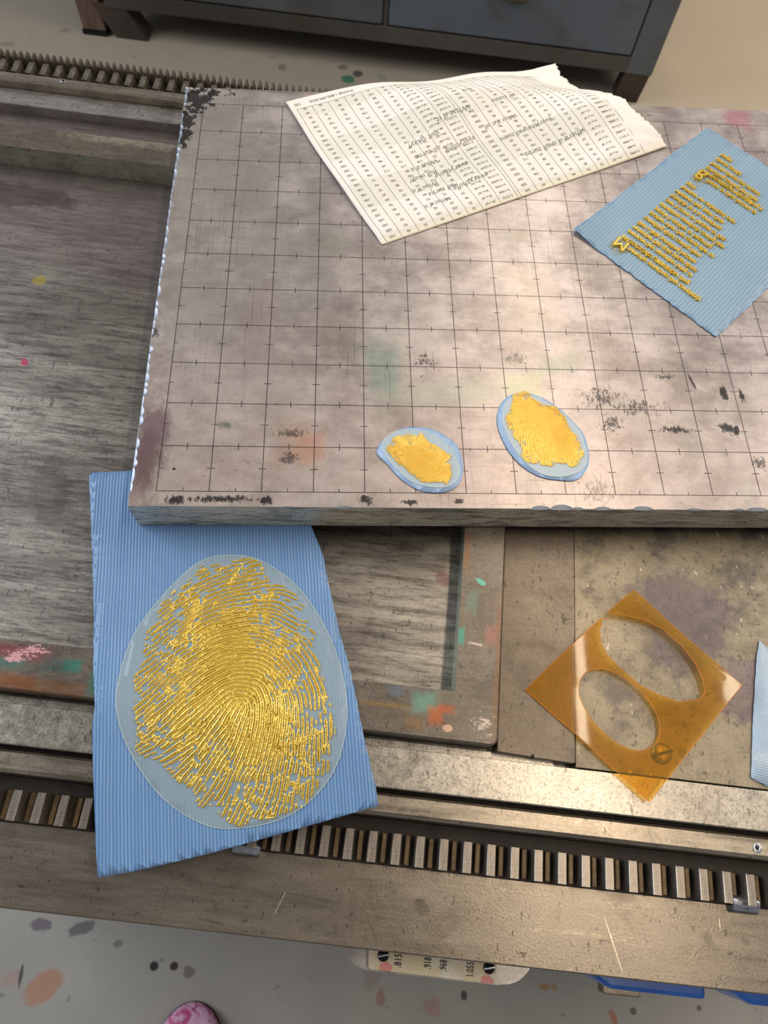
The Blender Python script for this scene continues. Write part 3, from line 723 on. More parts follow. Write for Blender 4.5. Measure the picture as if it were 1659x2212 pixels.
def blur_noise(nx, ny, s, seed):
    rg = np.random.RandomState(seed); im = rg.randn(ny, nx)
    fy = np.fft.fftfreq(ny)[:, None]; fx = np.fft.rfftfreq(nx)[None]
    o_ = np.fft.irfft2(np.fft.rfft2(im)*np.exp(-2*(math.pi*s)**2*(fx**2+fy**2)), s=(ny, nx)); return o_/o_.std()
def theta_field(ctrl, X, Y, pw=2.4):
    c = np.zeros(X.shape); s = np.zeros(X.shape)
    for (x, y), a in ctrl:
        w = 1/(((X-x)**2+(Y-y)**2)**(pw/2)+1e-12); c += w*math.cos(2*math.radians(a)); s += w*math.sin(2*math.radians(a))
    return (0.5*np.arctan2(s, c)) % math.pi
def relief(name, poly, ctrl, step, pitch, zfun, height, seed, mat, parent, thr_mid, thr_edge, edge_w, patch, iters=6, mottle=.12, chop=1.1):
    P_ = np.array(poly); x0, y0 = P_.min(0)-.002; x1, y1 = P_.max(0)+.002
    nx = int((x1-x0)/step)+1; ny = int((y1-y0)/step)+1
    gx = x0+np.arange(nx)*step; gy = y0+np.arange(ny)*step; X, Y = np.meshgrid(gx, gy)
    th = theta_field(ctrl, X, Y); f = ridges(nx, ny, th, pitch/step, seed, iters)
    f = f+mottle*blur_noise(nx, ny, .9, seed+5)
    sd = poly_sdf(poly, X, Y)+.0022*blur_noise(nx, ny, .0022/step, seed+1)*.45
    lo = blur_noise(nx, ny, .006/step, seed+2)
    t_ = np.clip(sd/edge_w, 0, 1); thr = thr_edge+(thr_mid-thr_edge)*t_+patch*lo*.5
    brk = blur_noise(nx, ny, .0008/step, seed+3)
    f = f-np.clip(brk-.55, 0, 1.2)*chop*(1-t_)**.8
    g = f-thr
    g = np.where(sd < 0, -1.0, g)
    keep = g > 0
    pk = np.clip((f+.1)/.35, 0, 1); pk = pk*pk*(3-2*pk)
    h = height*(.30+.25*np.clip(g/.3, 0, 1)+.45*pk)
    # cell kept when any corner is in; corners outside drop to the film
    z = np.where(keep, h, 0.0)
    cell = keep[:-1, :-1] | keep[1:, :-1] | keep[:-1, 1:] | keep[1:, 1:]
    use = np.zeros_like(keep); jj, ii = np.nonzero(cell)
    for a, b in ((0, 0), (0, 1), (1, 0), (1, 1)): use[jj+a, ii+b] = True
    idx = -np.ones(keep.shape, int); idx[use] = np.arange(use.sum())
    # pull the rim vertices towards the true contour so outlines are smooth
    XX = X.copy(); YY = Y.copy()
    gy_, gx_ = np.gradient(np.clip(g, -1, 1)); gm = gx_**2+gy_**2+1e-4
    rim = use & ~keep; sh = np.clip(-np.clip(g, -1, 1)/gm, 0, 3)
    sx = np.clip(gx_*sh, -.8, .8)*step*.8; sy = np.clip(gy_*sh, -.8, .8)*step*.8
    XX[rim] += sx[rim]; YY[rim] += sy[rim]
    V = [(float(XX[j, i]), float(YY[j, i]), float(zfun(XX[j, i], YY[j, i])+z[j, i]+.00002)) for j, i in zip(*np.nonzero(use))]
    F = [(int(idx[j, i]), int(idx[j, i+1]), int(idx[j+1, i+1]), int(idx[j+1, i])) for j, i in zip(jj, ii)]
    o_ = mesh(name, V, F, mat, parent, True)
    # slope mask: painted glint falls on ridge rims and steps, not the body
    sy_, sx_ = np.gradient(h/height); st = np.hypot(sx_, sy_); flat_part = np.where(keep, 1-np.clip(st/.22, 0, 1), 0.0)
    at = o_.data.attributes.new('thickness', 'FLOAT', 'POINT'); at.data.foreach_set('value', flat_part[use].astype(np.float32))  # holds the slope mask, not a polymer depth
    return o_
def m_gold(name, a, b, r=.28, rim_glint=None):
    t = NT(name); n = t.noise(1500, 2, .6); n2 = t.noise(60, 3, .6)
    col = t.mix(t.rng(n2, .35, .65), lin(a), lin(b))
    if rim_glint:
        at = t.n('ShaderNodeAttribute', attribute_name='thickness'); col = t.mix(at.outputs['Fac'], lin(rim_glint), col)  # bright rim colour paints the edge highlight onto the ridges by the slope mask
    t.bump(n, .5, .00022)
    return t.fin(col, r, .35, Specular_IOR_Level=.7)
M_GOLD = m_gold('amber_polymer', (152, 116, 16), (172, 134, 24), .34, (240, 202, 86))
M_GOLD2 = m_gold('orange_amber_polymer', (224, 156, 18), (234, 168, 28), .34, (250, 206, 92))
def m_film(name, a, b, rot, period, see=.15, rough=.35, metal=0.0, bmpd=.0002):
    """ribbed translucent polyester backing; ribs run along the rotated y axis"""
    t = NT(name)
    v = t.map(t.P, rot=rot); q = t.sep(v)
    wob = t.math('MULTIPLY', t.noise(20, 2, .5), .0012)
    s = t.math('SINE', t.math('MULTIPLY', t.math('ADD', q[0], wob), 2*math.pi/period))
    tw = t.math('SINE', t.math('MULTIPLY', q[1], 2*math.pi/(period*.55)))
    f = t.noise(1400, 2, .6); n = t.noise(10, 3, .5); n2 = t.noise(40, 2, .5, vec=v, stretch=(8, .35, 1))
    rib = t.rng(t.math('ADD', s, t.math('MULTIPLY', tw, .35)), -.6, 1.2)
    col = t.mix(t.math('MULTIPLY', rib, t.rng(n2, .3, .7, .45, .75)), lin(b), lin(a))
    col = t.mix(t.rng(n, .35, .7, 0, .35), col, lin([c*.88 for c in b]))
    h = t.math('ADD', t.math('MULTIPLY', rib, 1.0), t.math('MULTIPLY', f, .9))
    t.bump(h, .55, bmpd)
    m = t.fin(col, rough, metal, Specular_IOR_Level=.6)
    t.seethrough(see); return m
def zsheet(x, y):
    d = (-.1010-w2uv(x, y)[1])/.003
    return -.0221-.2*.003*(math.log1p(math.exp(d)) if d < 30 else d)
def fill_poly(name, poly, zfun, step, mat, parent=None, thick=0, smooth=True, holes=None):
    """polygon filled with a fine grid clipped to its outline, draped on zfun"""
    bm = bmesh.new()
    def loop(P_):
        vs_ = [bm.verts.new((p[0], p[1], 0)) for p in P_]
        return [bm.edges.new((vs_[i], vs_[(i+1) % len(vs_)])) for i in range(len(vs_))]
    es = loop(poly)
    for h in (holes or []): es += loop(h)
    bmesh.ops.triangle_fill(bm, use_beauty=True, edges=es)
    xs = [p[0] for p in poly]; ys = [p[1] for p in poly]
    x = min(xs)+step
    while x < max(xs):
        bmesh.ops.bisect_plane(bm, geom=bm.verts[:]+bm.edges[:]+bm.faces[:], plane_co=(x, 0, 0), plane_no=(1, 0, 0)); x += step
    y = min(ys)+step
    while y < max(ys):
        bmesh.ops.bisect_plane(bm, geom=bm.verts[:]+bm.edges[:]+bm.faces[:], plane_co=(0, y, 0), plane_no=(0, 1, 0)); y += step
    for v in bm.verts: v.co.z = zfun(v.co.x, v.co.y)
    bmesh.ops.recalc_face_normals(bm, faces=bm.faces)
    for f in bm.faces:
        if f.normal.z < 0: f.normal_flip()
    me = bpy.data.meshes.new(name); bm.to_mesh(me); bm.free(); me.materials.append(mat)
    me.polygons.foreach_set('use_smooth', [smooth]*len(me.polygons))
    o_ = bpy.data.objects.new(name, me); COL.objects.link(o_)
    if parent: o_.parent = parent
    if thick:
        md_ = o_.modifiers.new('thickness', 'SOLIDIFY'); md_.thickness = thick; md_.offset = -1
    return o_
def wobble(poly, amp, seed, step=.002):
    rr_ = random.Random(seed); out_ = []
    for i in range(len(poly)):
        a, b = poly[i], poly[(i+1) % len(poly)]; L_ = math.hypot(b[0]-a[0], b[1]-a[1]); n_ = max(1, int(L_/step))
        for k in range(n_):
            t_ = k/n_; j = 0 if k == 0 else rr_.gauss(0, amp)
            nx, ny = -(b[1]-a[1])/L_, (b[0]-a[0])/L_
            out_.append((a[0]+(b[0]-a[0])*t_+nx*j, a[1]+(b[1]-a[1])*t_+ny*j))
    return out_
def smooth_loop(P_, k=5):
    out_ = []; n_ = len(P_)
    for i in range(n_):
        p0, p1, p2, p3 = P_[i-1], P_[i], P_[(i+1) % n_], P_[(i+2) % n_]
        for j in range(k):
            t_ = j/k
            out_.append(tuple(.5*((2*p1[d])+(-p0[d]+p2[d])*t_+(2*p0[d]-5*p1[d]+4*p2[d]-p3[d])*t_*t_+(-p0[d]+3*p1[d]-3*p2[d]+p3[d])*t_**3) for d in (0, 1)))
    return out_
def rim_tube(name, P_, zfun, r, mat, parent, dz=0):
    """bright cut rim: a fine bead round an outline"""
    n_ = len(P_); vs_ = []; fs_ = []
    for i in range(n_):
        a, b = P_[i-1], P_[(i+1) % n_]; L_ = math.hypot(b[0]-a[0], b[1]-a[1]) or 1; nx, ny = -(b[1]-a[1])/L_, (b[0]-a[0])/L_
        x, y = P_[i]; z = zfun(x, y)+dz
        for k in range(4):
            t_ = math.pi/2*k; vs_.append((x+nx*r*math.cos(t_), y+ny*r*math.cos(t_), z+r*math.sin(t_)))
    for i in range(n_):
        j = (i+1) % n_
        for k in range(4): l = (k+1) % 4; fs_.append((4*i+k, 4*j+k, 4*j+l, 4*i+l))
    return mesh(name, vs_, fs_, mat, parent, True)
def m_clear(name, col, see, rough=.25):
    t = NT(name); f = t.noise(1300, 2, .6); t.bump(f, .25, .0002)
    m = t.fin(lin(col), rough, 0, Specular_IOR_Level=.5); t.seethrough(see); return m

# --- large fingerprint plate
M_BLUE = m_film('blue_ribbed_film', (162, 196, 228), (98, 140, 190), math.radians(-4.5), .00155, .20, .30)
big = empty('fingerprint_plate', (.03, -.07, zsheet(.03, -.07)))
tag(big, 'large blue ribbed sheet with a huge gold fingerprint, corner pinned under the steel base', 'printing plate')
def under(o_): o_.parent = big; o_.matrix_parent_inverse = Matrix.Translation((-.03, .07, -zsheet(.03, -.07))); return o_
sheet_poly = [(-0.04149,0.01958),(-0.03603,-0.01016),(-0.02812,-0.05614),(-0.02536,-0.07851),(-0.02177,-0.09866),(-0.02210,-0.10570),(-0.02074,-0.12141),(-0.01578,-0.16106),(-0.01428,-0.16946),(0.00298,-0.16692),(0.03266,-0.16112),(0.06278,-0.15392),(0.09139,-0.14692),(0.10733,-0.14303),(0.10634,-0.13513),(0.10179,-0.11742),(0.09889,-0.10304),(0.09549,-0.08587),(0.08992,-0.06568),(0.08451,-0.04212),(0.08104,-0.02485),(0.07461,-0.00824),(0.07005,0.01171),(0.00761,0.02424),(-0.01626,0.02287),(-0.03984,0.02123)]
under(fill_poly('backing_sheet', wobble(sheet_poly, .00005, 2), zsheet, .006, M_BLUE, None, .00018))
oval = smooth_loop([(0.03279,-0.02500),(0.04907,-0.02745),(0.06799,-0.04091),(0.08203,-0.06105),(0.09067,-0.08365),(0.09311,-0.10507),(0.08876,-0.12511),(0.07789,-0.13944),(0.06263,-0.14809),(0.04233,-0.15109),(0.02797,-0.14820),(0.01110,-0.13769),(-0.00226,-0.12171),(-0.01028,-0.10586),(-0.01273,-0.08935),(-0.00805,-0.06530),(0.00496,-0.04403),(0.01933,-0.02876)])
under(fill_poly('carrier_film', oval, lambda x, y: zsheet(x, y)+.00035, .006, m_clear('clear_carrier', (176, 194, 200), .62), None, .00012))
M_EDGE = NT('bright_cut_edge').fin(lin((226, 236, 214)), .3, 0)
under(rim_tube('carrier_rim', oval, zsheet, .00010, M_EDGE, None, .00035))
CT = [((0.04286,-0.09407), 0), ((0.04939,-0.09667), -48), ((0.05250,-0.10360), -88), ((0.05050,-0.11070), 76), ((0.03729,-0.09656), 42), ((0.03361,-0.10441), 48), ((0.04347,-0.10411), 60), ((0.04047,-0.10693), 56), ((0.04475,-0.10082), 64), ((0.03994,-0.09826), 58), ((0.04678,-0.09938), -72), ((0.04332,-0.09471), -8), ((0.05245,-0.09415), -60), ((0.03606,-0.10341), 50), ((0.04685,-0.10863), 78), ((0.04473,-0.03240), 15), ((0.02085,-0.04689), 30), ((0.00520,-0.06761), 45), ((0.00117,-0.08947), 42), ((0.07070,-0.05637), -30), ((0.08009,-0.07916), -62), ((0.08372,-0.10497), -84), ((0.08081,-0.12499), 90), ((0.06217,-0.13051), 80), ((0.04575,-0.13409), 65), ((0.02743,-0.13760), 50), ((0.00598,-0.12184), 24), ((0.01999,-0.11422), 30), ((0.02969,-0.10231), 42), ((0.04205,-0.08112), 5), ((0.04259,-0.08980), 5), ((0.05653,-0.08991), -50), ((0.05939,-0.10676), 90), ((0.04926,-0.11664), 75), ((0.03665,-0.11447), 52), ((0.03716,-0.05629), 10), ((0.05985,-0.06557), -22), ((0.06926,-0.08350), -55), ((0.02299,-0.07217), 30), ((0.05277,-0.10048), -85), ((0.04349,-0.10452), 68), ((0.01426,-0.09382), 42), ((0.07016,-0.11497), 88), ((0.04890,-0.08770), -18), ((0.03436,-0.09400), 42)]
fp_poly = [(0.02848,-0.02898),(0.03987,-0.02772),(0.04919,-0.02993),(0.05408,-0.03606),(0.06817,-0.04692),(0.07485,-0.06103),(0.08049,-0.07694),(0.08509,-0.09444),(0.08695,-0.10914),(0.08539,-0.12310),(0.08093,-0.13469),(0.07278,-0.14259),(0.06261,-0.14734),(0.05040,-0.14899),(0.04219,-0.14771),(0.02963,-0.14068),(0.01892,-0.13171),(0.00814,-0.12343),(-0.00127,-0.11822),(-0.00321,-0.10596),(-0.00410,-0.08942),(-0.00393,-0.07645),(-0.00137,-0.06307),(0.00372,-0.04923),(0.01242,-0.04021),(0.01953,-0.03122)]
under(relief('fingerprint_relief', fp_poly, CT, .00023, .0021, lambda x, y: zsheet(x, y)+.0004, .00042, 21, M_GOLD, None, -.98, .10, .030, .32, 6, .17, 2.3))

# --- two small fingerprint plates on the base
def small_plate(outer, inner, fp, ct, label, seed, core_pitch, rot, loc):
    o_ = empty('fingerprint_plate', (loc[0], loc[1], 0)); tag(o_, label, 'printing plate', 'small oval fingerprint plates')
    def u_(c): c.parent = o_; c.matrix_parent_inverse = Matrix.Translation((-loc[0], -loc[1], 0)); return c
    u_(fill_poly('backing_sheet', wobble(outer, .0001, seed), lambda x, y: .0006, .01, m_film('pale_blue_film', (206, 222, 240), (164, 190, 224), rot, .0011, .10, .34), None, .0003))
    u_(fill_poly('carrier_film', inner, lambda x, y: .0009, .01, m_clear('clear_carrier_small', (206, 218, 220), .5), None, .00015, False))
    u_(rim_tube('carrier_rim', inner, lambda x, y: .0009, .00012, M_EDGE, None))
    u_(rim_tube('backing_rim', outer, lambda x, y: .0006, .00014, NT('blue_cut_edge').fin(lin((150, 190, 236)), .3, 0), None))
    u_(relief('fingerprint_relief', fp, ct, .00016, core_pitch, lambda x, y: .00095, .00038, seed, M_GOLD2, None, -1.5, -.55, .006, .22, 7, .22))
    return o_
small_plate(smooth_loop([(0.12762,0.03766),(0.13958,0.03534),(0.14875,0.02720),(0.15145,0.01696),(0.15014,0.00768),(0.14487,0.00191),(0.13663,0.00003),(0.12745,0.00200),(0.11885,0.00866),(0.11343,0.01570),(0.10906,0.02045),(0.10817,0.02366),(0.11136,0.02995),(0.11793,0.03529)]),
            smooth_loop([(0.12345,0.03602),(0.13587,0.03399),(0.14505,0.02616),(0.14902,0.01676),(0.14875,0.00882),(0.14329,0.00355),(0.13488,0.00295),(0.12525,0.00597),(0.11734,0.01374),(0.11280,0.02033),(0.11083,0.02759),(0.11548,0.03368)]),
            [(0.11950,0.03231),(0.12380,0.03237),(0.12856,0.03162),(0.13152,0.03387),(0.13380,0.03114),(0.13676,0.02790),(0.14135,0.02415),(0.14473,0.02068),(0.14560,0.01534),(0.14474,0.00873),(0.14195,0.00478),(0.13686,0.00551),(0.13108,0.00649),(0.12541,0.01061),(0.11898,0.01423),(0.11512,0.01896),(0.11356,0.02297),(0.11364,0.02648),(0.11657,0.02979)],
            [((0.11655,0.02628), -28), ((0.11874,0.01956), -42), ((0.12597,0.02370), -8), ((0.12981,0.03057), -62), ((0.13562,0.02654), -62), ((0.13412,0.01975), -40), ((0.14229,0.01717), -72), ((0.12809,0.01700), -28), ((0.13487,0.01045), -30), ((0.14186,0.00921), -60), ((0.12493,0.02776), -70), ((0.12139,0.02908), -88), ((0.12446,0.01430), -38)],
            'smaller of the two oval blue plates with gold fingerprint, left on the gridded steel base', 31, .00100, math.radians(-25), (0.12936,0.01916))
small_plate(smooth_loop([(0.18270,0.05928),(0.19199,0.05917),(0.20148,0.05406),(0.21034,0.04467),(0.21612,0.03567),(0.21768,0.02733),(0.21728,0.01910),(0.21448,0.01287),(0.20925,0.00803),(0.20203,0.00769),(0.19149,0.00943),(0.18254,0.01518),(0.17618,0.02402),(0.17231,0.03500),(0.17157,0.04345),(0.17372,0.05123),(0.17768,0.05654)]),
            smooth_loop([(0.18557,0.05855),(0.19661,0.05611),(0.20684,0.04729),(0.21390,0.03828),(0.21604,0.02851),(0.21637,0.02029),(0.21230,0.01349),(0.20291,0.00966),(0.19274,0.01061),(0.18499,0.01639),(0.17913,0.02526),(0.17529,0.03627),(0.17470,0.04616),(0.17764,0.05401)]),
            [(0.18122,0.05781),(0.18935,0.05885),(0.19205,0.05596),(0.19764,0.05431),(0.20283,0.05149),(0.20449,0.04661),(0.20926,0.04097),(0.21330,0.03398),(0.21452,0.02843),(0.21457,0.02157),(0.21038,0.01745),(0.20761,0.01472),(0.20060,0.01652),(0.19670,0.01406),(0.19211,0.01588),(0.18991,0.01774),(0.18389,0.01767),(0.18284,0.02388),(0.17878,0.03208),(0.17809,0.03765),(0.17628,0.04470),(0.17792,0.05191)],
            [((0.18520,0.05270), 25), ((0.18090,0.04684), 48), ((0.19100,0.04845), 15), ((0.20084,0.04718), -18), ((0.20728,0.03872), -38), ((0.21097,0.02896), -62), ((0.21129,0.02208), -75), ((0.19811,0.03435), 0), ((0.20270,0.03162), -38), ((0.20431,0.02473), -72), ((0.19257,0.02871), 72), ((0.18618,0.02586), 88), ((0.18200,0.03272), 88), ((0.18979,0.03703), 48), ((0.19789,0.02191), 82), ((0.19272,0.01913), -80), ((0.20104,0.01788), 88), ((0.18282,0.04116), 62), ((0.19746,0.02877), 25), ((0.19380,0.03992), 28), ((0.20124,0.04004), -15)],
            'larger of the two oval blue plates with gold fingerprint, right on the gridded steel base', 41, .00112, math.radians(-38), (0.19672,0.03293))

# --- text plate at the right edge
D1 = np.array([.688, -.726]); D2 = np.array([.731, .682])
tpl = empty('text_plate', (.30, .18, 0))
tag(tpl, 'square grey-blue ribbed sheet carrying raised gold lines of mirrored writing, at the right edge', 'printing plate')
T0 = np.array((0.22959,0.17740)); 
tp = [tuple(T0), (0.30244,0.10044)]; tp += [tuple(np.array(tp[1])+D2*.1418), tuple(T0+D2*.1418)]
c_tl = (0.33357,0.27450); tp[3] = c_tl
def tz(x, y):
    d = (np.array([x, y])-T0) @ D1; e = (np.array([x, y])-T0) @ D2
    return .0007+.0022*math.exp(-((e-.004)/.010)**2)*0+.0020*max(0, 1-d/.02)*max(0, 1-e/.03)
def pt(c): c.parent = tpl; c.matrix_parent_inverse = Matrix.Translation((-.30, -.18, 0)); return c
M_TB = m_film('grey_blue_ribbed_film', (170, 194, 208), (132, 162, 184), math.atan2(.688, .726), .00215, .14, .36)
tpw = wobble([tp[0], tp[1], tp[2], tp[3]], .00025, 8, .0018)
pt(fill_poly('backing_sheet', tpw, tz, .008, M_TB, None, .0004))
pt(rim_tube('backing_rim', tpw, tz, .00022, NT('frayed_blue_edge').fin(lin((150, 190, 228)), .35, 0), None))
LN = [((0.26228,0.16563), 'memories sometimes they completely'), ((0.26435,0.17126), 'somewhere quiet another thing'), ((0.26011,0.17520), 'and we keep for someone to'), ((0.26461,0.17990), 'everyone they remember being or'),
      ((0.26839,0.18347), 'remember that quiet places about'), ((0.27219,0.18707), 'then a little something become'), ((0.27675,0.19150), 'something about coming there'), ((0.28099,0.19556), 'another when they comes after on'),
      ((0.28489,0.19925), 'people is another or becoming'), ((0.28890,0.20337), 'sometimes somebody coming later'), ((0.29316,0.20713), 'over it come on because or that'), ((0.29724,0.21132), 'hopefully so it is sometimes'),
      ((0.30127,0.21514), 'whatever then seem close'), ((0.30565,0.21900), 'however we understand over'), ((0.30966,0.22246), 'open'),
      ((0.32363,0.22518), 'reason or place become or'), ((0.32700,0.22949), 'then another reason along it'), ((0.32216,0.23427), 'over something or change it'), ((0.32558,0.23739), 'something coming here after'),
      ((0.32984,0.24141), 'became almost and around'), ((0.33414,0.24547), 'almost careful'), ((0.33815,0.24955), 'longer')]
pitch = float(np.hypot(*(np.array(LN[13][0])-np.array(LN[3][0])))/10)
gv, gf = [], []
def gput(txt, c, size, of=.018, sx=.66):
    vs_, fs_, w_ = text_mesh(txt, size, .12, of, .12); o_ = len(gv)
    for x, y, z in vs_:
        p = np.array(c)+D1*x*sx-D2*y; gv.append((p[0], p[1], tz(p[0], p[1])+.00035+z))
    gf.extend(tuple(i+o_ for i in f_) for f_ in fs_)
for c, tx in LN: gput(tx, c, pitch*.92)
for c, k in (((0.25506,0.16499), 'M'), ((0.31777,0.22490), 'R')):
    c = tuple(np.array(c)+D2*pitch*1.2-D1*pitch*.9); gput(k, c, pitch*2.1, 0, 1)
    for q in range(3):      # flourish round the initial
        vv = []; n_ = 40
        for i in range(n_):
            t_ = 2*math.pi*i/n_; rr_ = pitch*(.55+.32*q+.20*math.sin((3+q)*t_+q)+.12*math.sin(7*t_))
            p = np.array(c)+D1*(pitch*.9+rr_*math.cos(t_)*.8)-D2*(pitch*.7+rr_*math.sin(t_)); vv.append((p[0], p[1]))
        o2 = rim_tube('tmp', vv, lambda x, y: tz(x, y)+.0004, .00013, None, None)
        o_ = len(gv); gv.extend(tuple(v.co) for v in o2.data.vertices); gf.extend(tuple(i+o_ for i in p_.vertices) for p_ in o2.data.polygons)
        bpy.data.objects.remove(o2)
pt(mesh('raised_writing', gv, gf, m_gold('gold_letters', (226, 184, 60), (236, 196, 76), .25)))

# --- amber film with two oval cut-outs
def az(x, y):
    u, v = w2uv(x, y); cx, cy = w2uv(*(0.23255,-0.09441))
    du, dv = u-cx, v-cy
    return -.0270+.0030*(max(0, du-.016)/.04)**2-.0006*(max(0, -du-.02)/.03)**2+.0012*max(0, dv)/.05
am_out = [(0.24072,-0.04152),(0.28625,-0.09111),(0.23169,-0.14356),(0.17946,-0.09202)]
am_out = [(0.23169,-0.14356),(0.26965,-0.10716),(0.28620,-0.09134),(0.24068,-0.04177),(0.22517,-0.05389),(0.22871,-0.05438),(0.23570,-0.05586),(0.24385,-0.05758),(0.25263,-0.06244),(0.26064,-0.07082),(0.26592,-0.08020),(0.26805,-0.08824),(0.26772,-0.09433),(0.26447,-0.09765),(0.25389,-0.09844),(0.24439,-0.09480),(0.23634,-0.09048),(0.22693,-0.08110),(0.22197,-0.07530),(0.21977,-0.06944),(0.21999,-0.06304),(0.22199,-0.05752),(0.22710,-0.05705),(0.22111,-0.05704),(0.20771,-0.06798),(0.19084,-0.08200),(0.17946,-0.09202),(0.20271,-0.11433)]
hole = smooth_loop([(0.20948,-0.08440),(0.21861,-0.08219),(0.22738,-0.08567),(0.23592,-0.09294),(0.24064,-0.10030),(0.24270,-0.10795),(0.24154,-0.11437),(0.23779,-0.11898),(0.23072,-0.12098),(0.22221,-0.11836),(0.21327,-0.11085),(0.20720,-0.10107),(0.20543,-0.09224)])
t = NT('amber_film'); f = t.noise(30, 3, .6)
t.fin(lin((208, 150, 24)), .3, 0)
t.seethrough(.80, lin((248, 208, 100)), .05)
M_AMB = t.m
amb = empty('amber_film', (*(0.23194,-0.09469), -.0275)); tag(amb, 'transparent amber film square with two oval cut-outs, laid over the screw on the steel deck', 'film sheet')
_al = amb.location.copy()
c = fill_poly('film_sheet', am_out, az, .004, M_AMB, None, 0, True, [hole]); c.parent = amb; c.matrix_parent_inverse = Matrix.Translation(-_al)
M_AE = NT('orange_cut_edge').fin(lin((232, 128, 48)), .3, 0)
for P_ in (am_out, hole):
    c = rim_tube('cut_edge', P_ if P_ is hole else wobble(P_, 0, 1, .004), az, .00013, M_AE, None); c.parent = amb; c.matrix_parent_inverse = Matrix.Translation(-_al)

# --- ribbed film at the right picture edge
rf = fill_poly('ribbed_film', wobble([(0.30340,-0.06763),(0.29982,-0.07643),(0.29553,-0.09032),(0.29034,-0.10816),(0.28340,-0.13354),(0.29196,-0.13818),(0.31175,-0.14418),(0.33099,-0.10860),(0.31458,-0.08122)], .0001, 3), lambda x, y: -.0292, .02, m_film('white_blue_ribbed_film', (214, 222, 228), (172, 190, 204), math.radians(-75), .0012, .08, .36), None, .0003)
tag(rf, 'pale blue-white ribbed film cut off by the right picture edge, lying on the steel deck', 'film sheet')

# ------------------------------------------------------------------ floor things
def bluebin(poly_px, label, zt, zb):
    bm = bmesh.new(); vs0 = [bm.verts.new((p[0], p[1], zt)) for p in poly_px]
    f = bm.faces.new(vs0); r = bmesh.ops.extrude_face_region(bm, geom=[f])
    for g in r['geom']:
        if isinstance(g, bmesh.types.BMVert): g.co.z = zb
    bmesh.ops.bevel(bm, geom=[e for e in bm.edges], offset=.0022, segments=3, affect='EDGES', profile=.5)
    t = NT('blue_plastic'); n = t.noise(30, 4, .6)
    m = t.fin(t.mix(t.rng(n, .35, .7), lin((36, 96, 190)), lin((58, 126, 220))), .28, 0)
    o_ = from_bm('plastic_bin', bm, m, None); tag(o_, label, 'bin', 'blue plastic bins under the press edge'); o_.rotation_euler = (0, 0, RZ)
    return o_
def bin_at(a, w, label):
    u, v = a
    P_ = [(u, v+.0045), (u+.0085, v), (u+w, v), (u+w, v+.026), (u, v+.026)]
    b_ = bluebin(P_, label, -.115, -.150)
    return b_
bin_at(((0.24878,-0.19824)[0], (0.25483,-0.19868)[1]), .0590, 'longer visible blue plastic bin below the steel apron, beside the metal rod')
bin_at(((0.32267,-0.19710)[0], (0.32811,-0.19861)[1]), .0590, 'blue plastic bin at the bottom right corner, cut off by the picture edge')

# shoe, toe only in view
toe = (-0.10714,-0.34777)
def m_shoe():
    t = NT('pink_tie_dye'); a = t.noise(38, 3, .6, dist=1.2); b = t.noise(60, 3, .6, dist=.8)
    col = t.mix(t.rng(a, .42, .58), lin((196, 82, 128)), lin((222, 176, 206)))
    col = t.mix(t.rng(b, .56, .66, 0, .8), col, lin((156, 46, 76)))
    return t.fin(col, .5, 0)
vs, fs = [], []; n = 28; secs = 26; Ls = .265
for k in range(secs+1):
    s = (k/secs)**2; y = toe[1]-Ls*s
    w = .047*(1-(1-min(1, s/.26))**2.2)**.5*(1-.22*sst(.35, .75, s))*(1-max(0, (s-.9)/.1)**2*.6)+.0004
    h = .030*(1-(1-min(1, s/.22))**2.0)**.5+.035*sst(.3, .9, s)+.002
    for i in range(n):
        t_ = 2*math.pi*i/n; cx, sy = math.cos(t_), math.sin(t_)
        z = -.8985+max(0, (.5+.5*sy))*h*(1 if sy > 0 else .9)
        if sy < -.4: z = -.8990
        vs.append((toe[0]+w*(abs(cx)**.75)*math.copysign(1, cx)-.01*s, y, z))
for k in range(secs):
    for i in range(n): j = (i+1) % n; fs.append((k*n+i, k*n+j, (k+1)*n+j, (k+1)*n+i))
fs.append(tuple(range(n))); fs.append(tuple(secs*n+i for i in range(n)))
shoe = empty('shoe', (toe[0], toe[1]-Ls/2, -.9)); tag(shoe, 'pink and lilac tie-dyed shoe toe on the floor at the bottom edge', 'shoe')
c = mesh('upper', vs, fs, m_shoe(), None, True); c.parent = shoe; c.matrix_parent_inverse = Matrix.Translation(-shoe.location)
c2 = mesh('sole', [(toe[0]+(v[0]-toe[0])*1.02, toe[1]-Ls/2+(v[1]-toe[1]+Ls/2)*1.006, -.8995+min(.010, (v[2]+.8990)*.3)) for v in vs], fs, NT('dark_sole').fin(lin((58, 40, 46)), .7, 0), None, True)
c2.parent = shoe; c2.matrix_parent_inverse = Matrix.Translation(-shoe.location)

# ------------------------------------------------------------------ cabinet behind the press
cab = empty('steel_cabinet', (*uv2w(0, 1.9), -.9), RZ)
tag(cab, 'old grey steel drawer cabinet on short legs standing on the floor behind the press', 'cabinet')
def m_cab(name, a, b, rust=.6):
    t = NT(name); n = t.noise(7, 5, .65); n2 = t.noise(2.6, 3, .6); f = t.noise(90, 4, .7)
    col = t.mix(t.rng(n2, .38, .62), lin(b), lin(a))
    col = t.mix(t.rng(n, .50, .68, 0, rust), col, lin((70, 60, 52)))
    col = t.mix(t.rng(f, .6, .75, 0, .3), col, lin((52, 48, 46)))
    return t.fin(col, .5, .15)
MC = m_cab('grey_enamel', (92, 96, 100), (76, 78, 80), .45); MR = m_cab('worn_grey_frame', (80, 76, 72), (58, 54, 50), .9); MD = m_cab('drawer_grey_blue', (92, 100, 110), (78, 84, 92), .45)
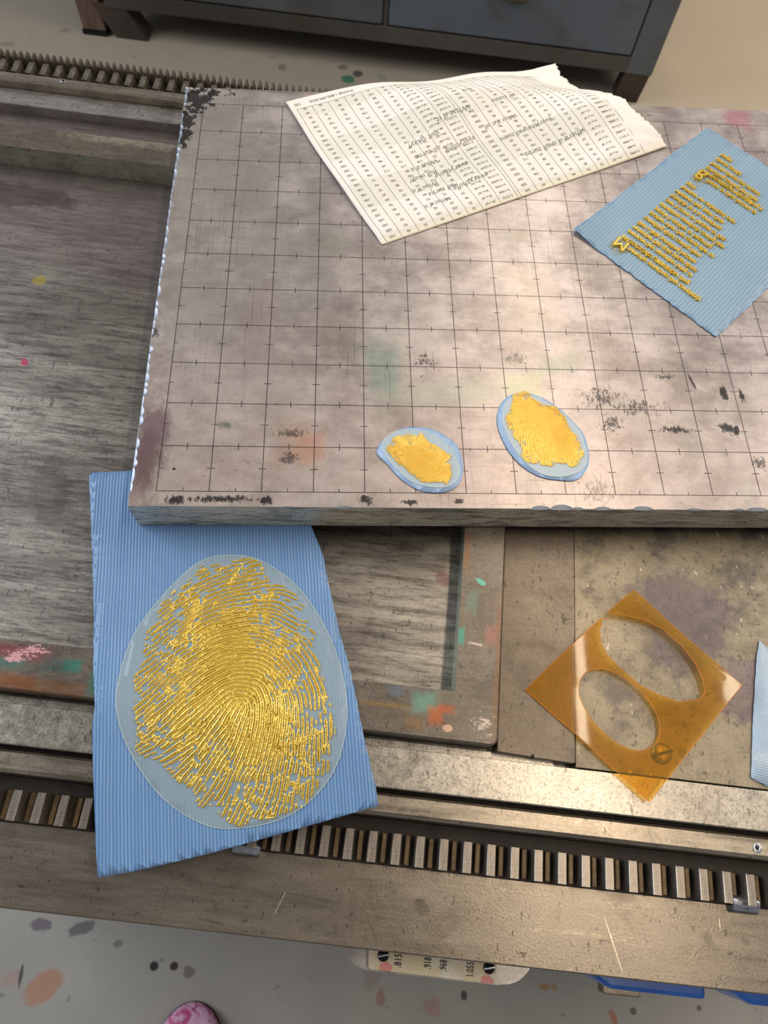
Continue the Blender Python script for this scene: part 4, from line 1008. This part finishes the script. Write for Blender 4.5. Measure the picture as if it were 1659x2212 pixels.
def cb(name, u0, u1, v0, v1, z0, z1, mat, par=cab, bev=.002):
    return box(name, u0, u1, v0-1.9, v1-1.9, z0+.9, z1+.9, mat, par, bev)
VF = 1.655
cb('body', -.70, .652, VF+.012, VF+.60, -.822, -.10, MC)
cb('bottom_rail', -.70, .652, VF-.002, VF+.012, -.826, -.787, MR)
cb('corner_stile', .588, .652, VF-.004, VF+.012, -.8262, -.10, MC)
cb('divider', -.018, -.006, VF+.000, VF+.012, -.787, -.10, MR)
for (a, b, nm) in ((-.66, -.020, 0), (-.004, .585, 1)):
    for k in range(3):
        z0 = -.783+k*.225
        d = cb('drawer', a, b, VF-.004, VF+.010, z0, z0+.218, MD if nm else MC, cab, .004)
        bm = bmesh.new(); u_ = .281 if nm else -.34
        zz = z0+.218*.48 if not nm else -.672+k*.225
        bmesh.ops.create_uvsphere(bm, u_segments=24, v_segments=14, radius=.030, matrix=Matrix.Translation((u_, VF-1.9-.012, zz+.9)) @ Matrix.Diagonal((1.25, .7, .62, 1)))
        from_bm('drawer_pull', bm, MR, d, True)
for (u0, u1, t0_, t1_) in ((-.692, -.612, -.735, -.655), (.583, .643, .588, .650)):
    for dv in (0, .52):
        v0, v1 = VF-1.9+dv, VF-1.9+dv+.05
        vs = [(u0, v0, 0), (u1, v0, 0), (u1, v1, 0), (u0, v1, 0), (t0_, v0, .08), (t1_, v0, .08), (t1_, v1, .08), (t0_, v1, .08)]
        mesh('leg', vs, [(0, 1, 2, 3), (4, 5, 6, 7), (0, 1, 5, 4), (1, 2, 6, 5), (2, 3, 7, 6), (3, 0, 4, 7)], m_cab('leg_brown', (70, 58, 50), (50, 42, 38), .8), cab)
wp = empty('wooden_post', (*uv2w(-.745, VF), -.9), RZ)
tag(wp, 'stout brown wooden post standing on the floor left of the steel cabinet', 'post')
t = NT('brown_wood'); n = t.noise(30, 4, .6, stretch=(4, 4, .6))
mw = t.fin(t.mix(t.rng(n, .3, .7), lin((78, 60, 50)), lin((104, 82, 68))), .6, 0)
box('post_shaft', -.030, .028, 0, .06, .012, .60, mw, wp, .003); box('post_foot', -.032, .030, -.002, .062, 0, .012, M_BLACK, wp)
